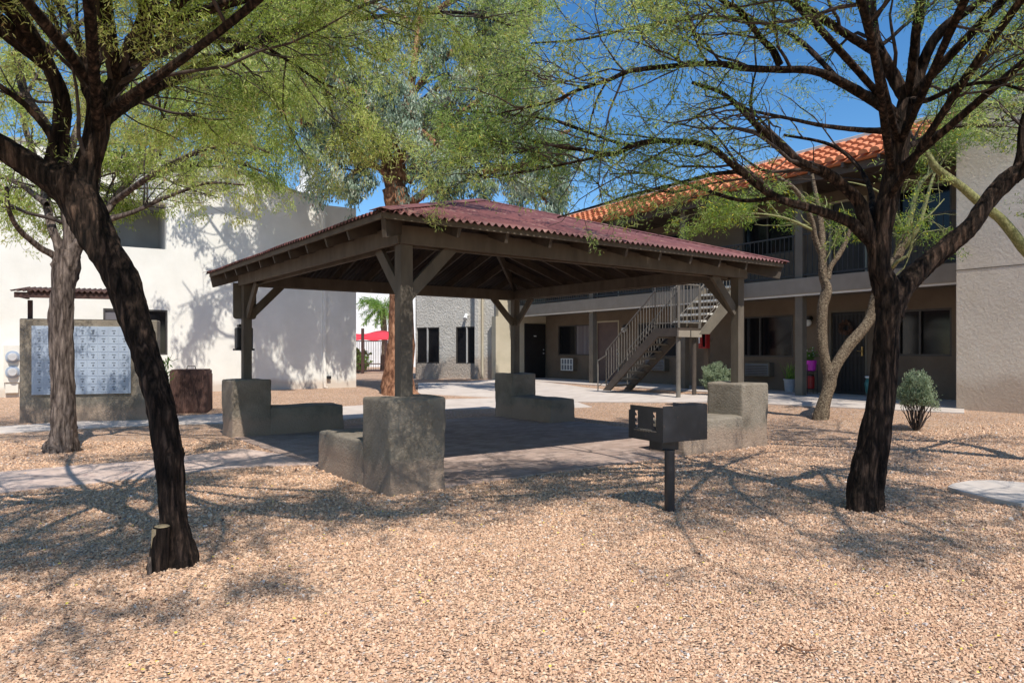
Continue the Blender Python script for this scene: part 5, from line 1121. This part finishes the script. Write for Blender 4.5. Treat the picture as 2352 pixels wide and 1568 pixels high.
# small ground things
cp=G(2350,1137);mb=MB();th=np.linspace(0,6.28,28,endpoint=False)
mb.prism([cp+np.array([.62*math.cos(t)*(1+.06*math.sin(3*t+1)),.62*math.sin(t)*(1+.06*math.sin(2*t)+.04*math.sin(5*t)),-.05]) for t in np.linspace(0,6.28,14,endpoint=False)],Z_(.085));tag(build(mb,'concrete_pad',M['conc'],loc=cp),'pale round concrete pad set in the gravel at the right edge','concrete pad')
def stick(pts,label,r=.0055):
    P=np.array([G(*q)+Z_(.02) for q in pts]);mb=MB();mb.tube(resample(P,14),np.linspace(r,r*.4,14),6);tag(build(mb,'twig',M['bark_euc'],loc=P[0],smooth=True),label,'twig','fallen twigs on the gravel')
stick([(1786,1502),(1800,1488),(1815,1491),(1832,1500),(1856,1502),(1880,1499),(1896,1501)],'wavy brown fallen twig on the gravel, lower right')
stick([(2070,1585),(2100,1592),(2130,1602)],'short straight brown twig at the bottom edge of the gravel')
stick([(680,1148),(705,1146),(722,1156)],'small curved twig left of the front pedestal bench',.005)
# grill concrete footing
# ------------------------------------------------------------ world, sun, camera
ELEV=math.radians(54);sx,sy=.42,-.9075
w=bpy.data.worlds.new('World');SC.world=w;w.use_nodes=True;nt=w.node_tree;nt.nodes.clear()
sky=nt.nodes.new('ShaderNodeTexSky');sky.sky_type='NISHITA';sky.sun_disc=False;sky.sun_elevation=ELEV;sky.sun_rotation=math.atan2(sx,sy);sky.altitude=400;sky.air_density=1.;sky.dust_density=.3;sky.ozone_density=2.2
hs_=N(nt,'ShaderNodeHueSaturation',Saturation=1.3,Value=1.);bg=nt.nodes.new('ShaderNodeBackground');bg.inputs[1].default_value=.135
ow_=nt.nodes.new('ShaderNodeOutputWorld');nt.links.new(sky.outputs[0],hs_.inputs['Color']);nt.links.new(hs_.outputs[0],bg.inputs[0]);nt.links.new(bg.outputs[0],ow_.inputs[0])
sl_=bpy.data.lights.new('sun','SUN');sl_.energy=4.2;sl_.angle=math.radians(.5);sl_.color=(1.,.955,.88);so_=bpy.data.objects.new('sun',sl_);COL.objects.link(so_)
dv=Vector((-sx*math.cos(ELEV),-sy*math.cos(ELEV),-math.sin(ELEV)));so_.rotation_euler=dv.to_track_quat('-Z','Y').to_euler();so_.location=(5,-8,15)
cam=bpy.data.cameras.new('camera');cam.sensor_width=36;cam.lens=F/2352*36;cam.shift_y=(YH-784)/2352;cam.clip_end=1500;cam.clip_start=.05
co=bpy.data.objects.new('camera',cam);COL.objects.link(co);co.location=(0,0,H);co.rotation_euler=(math.pi/2,0,0);SC.camera=co
SC.view_settings.view_transform='Standard';SC.view_settings.look='None';SC.view_settings.exposure=.3;SC.view_settings.gamma=1
SC.cycles.max_bounces=6;SC.cycles.diffuse_bounces=3;SC.cycles.transmission_bounces=4;SC.cycles.glossy_bounces=2
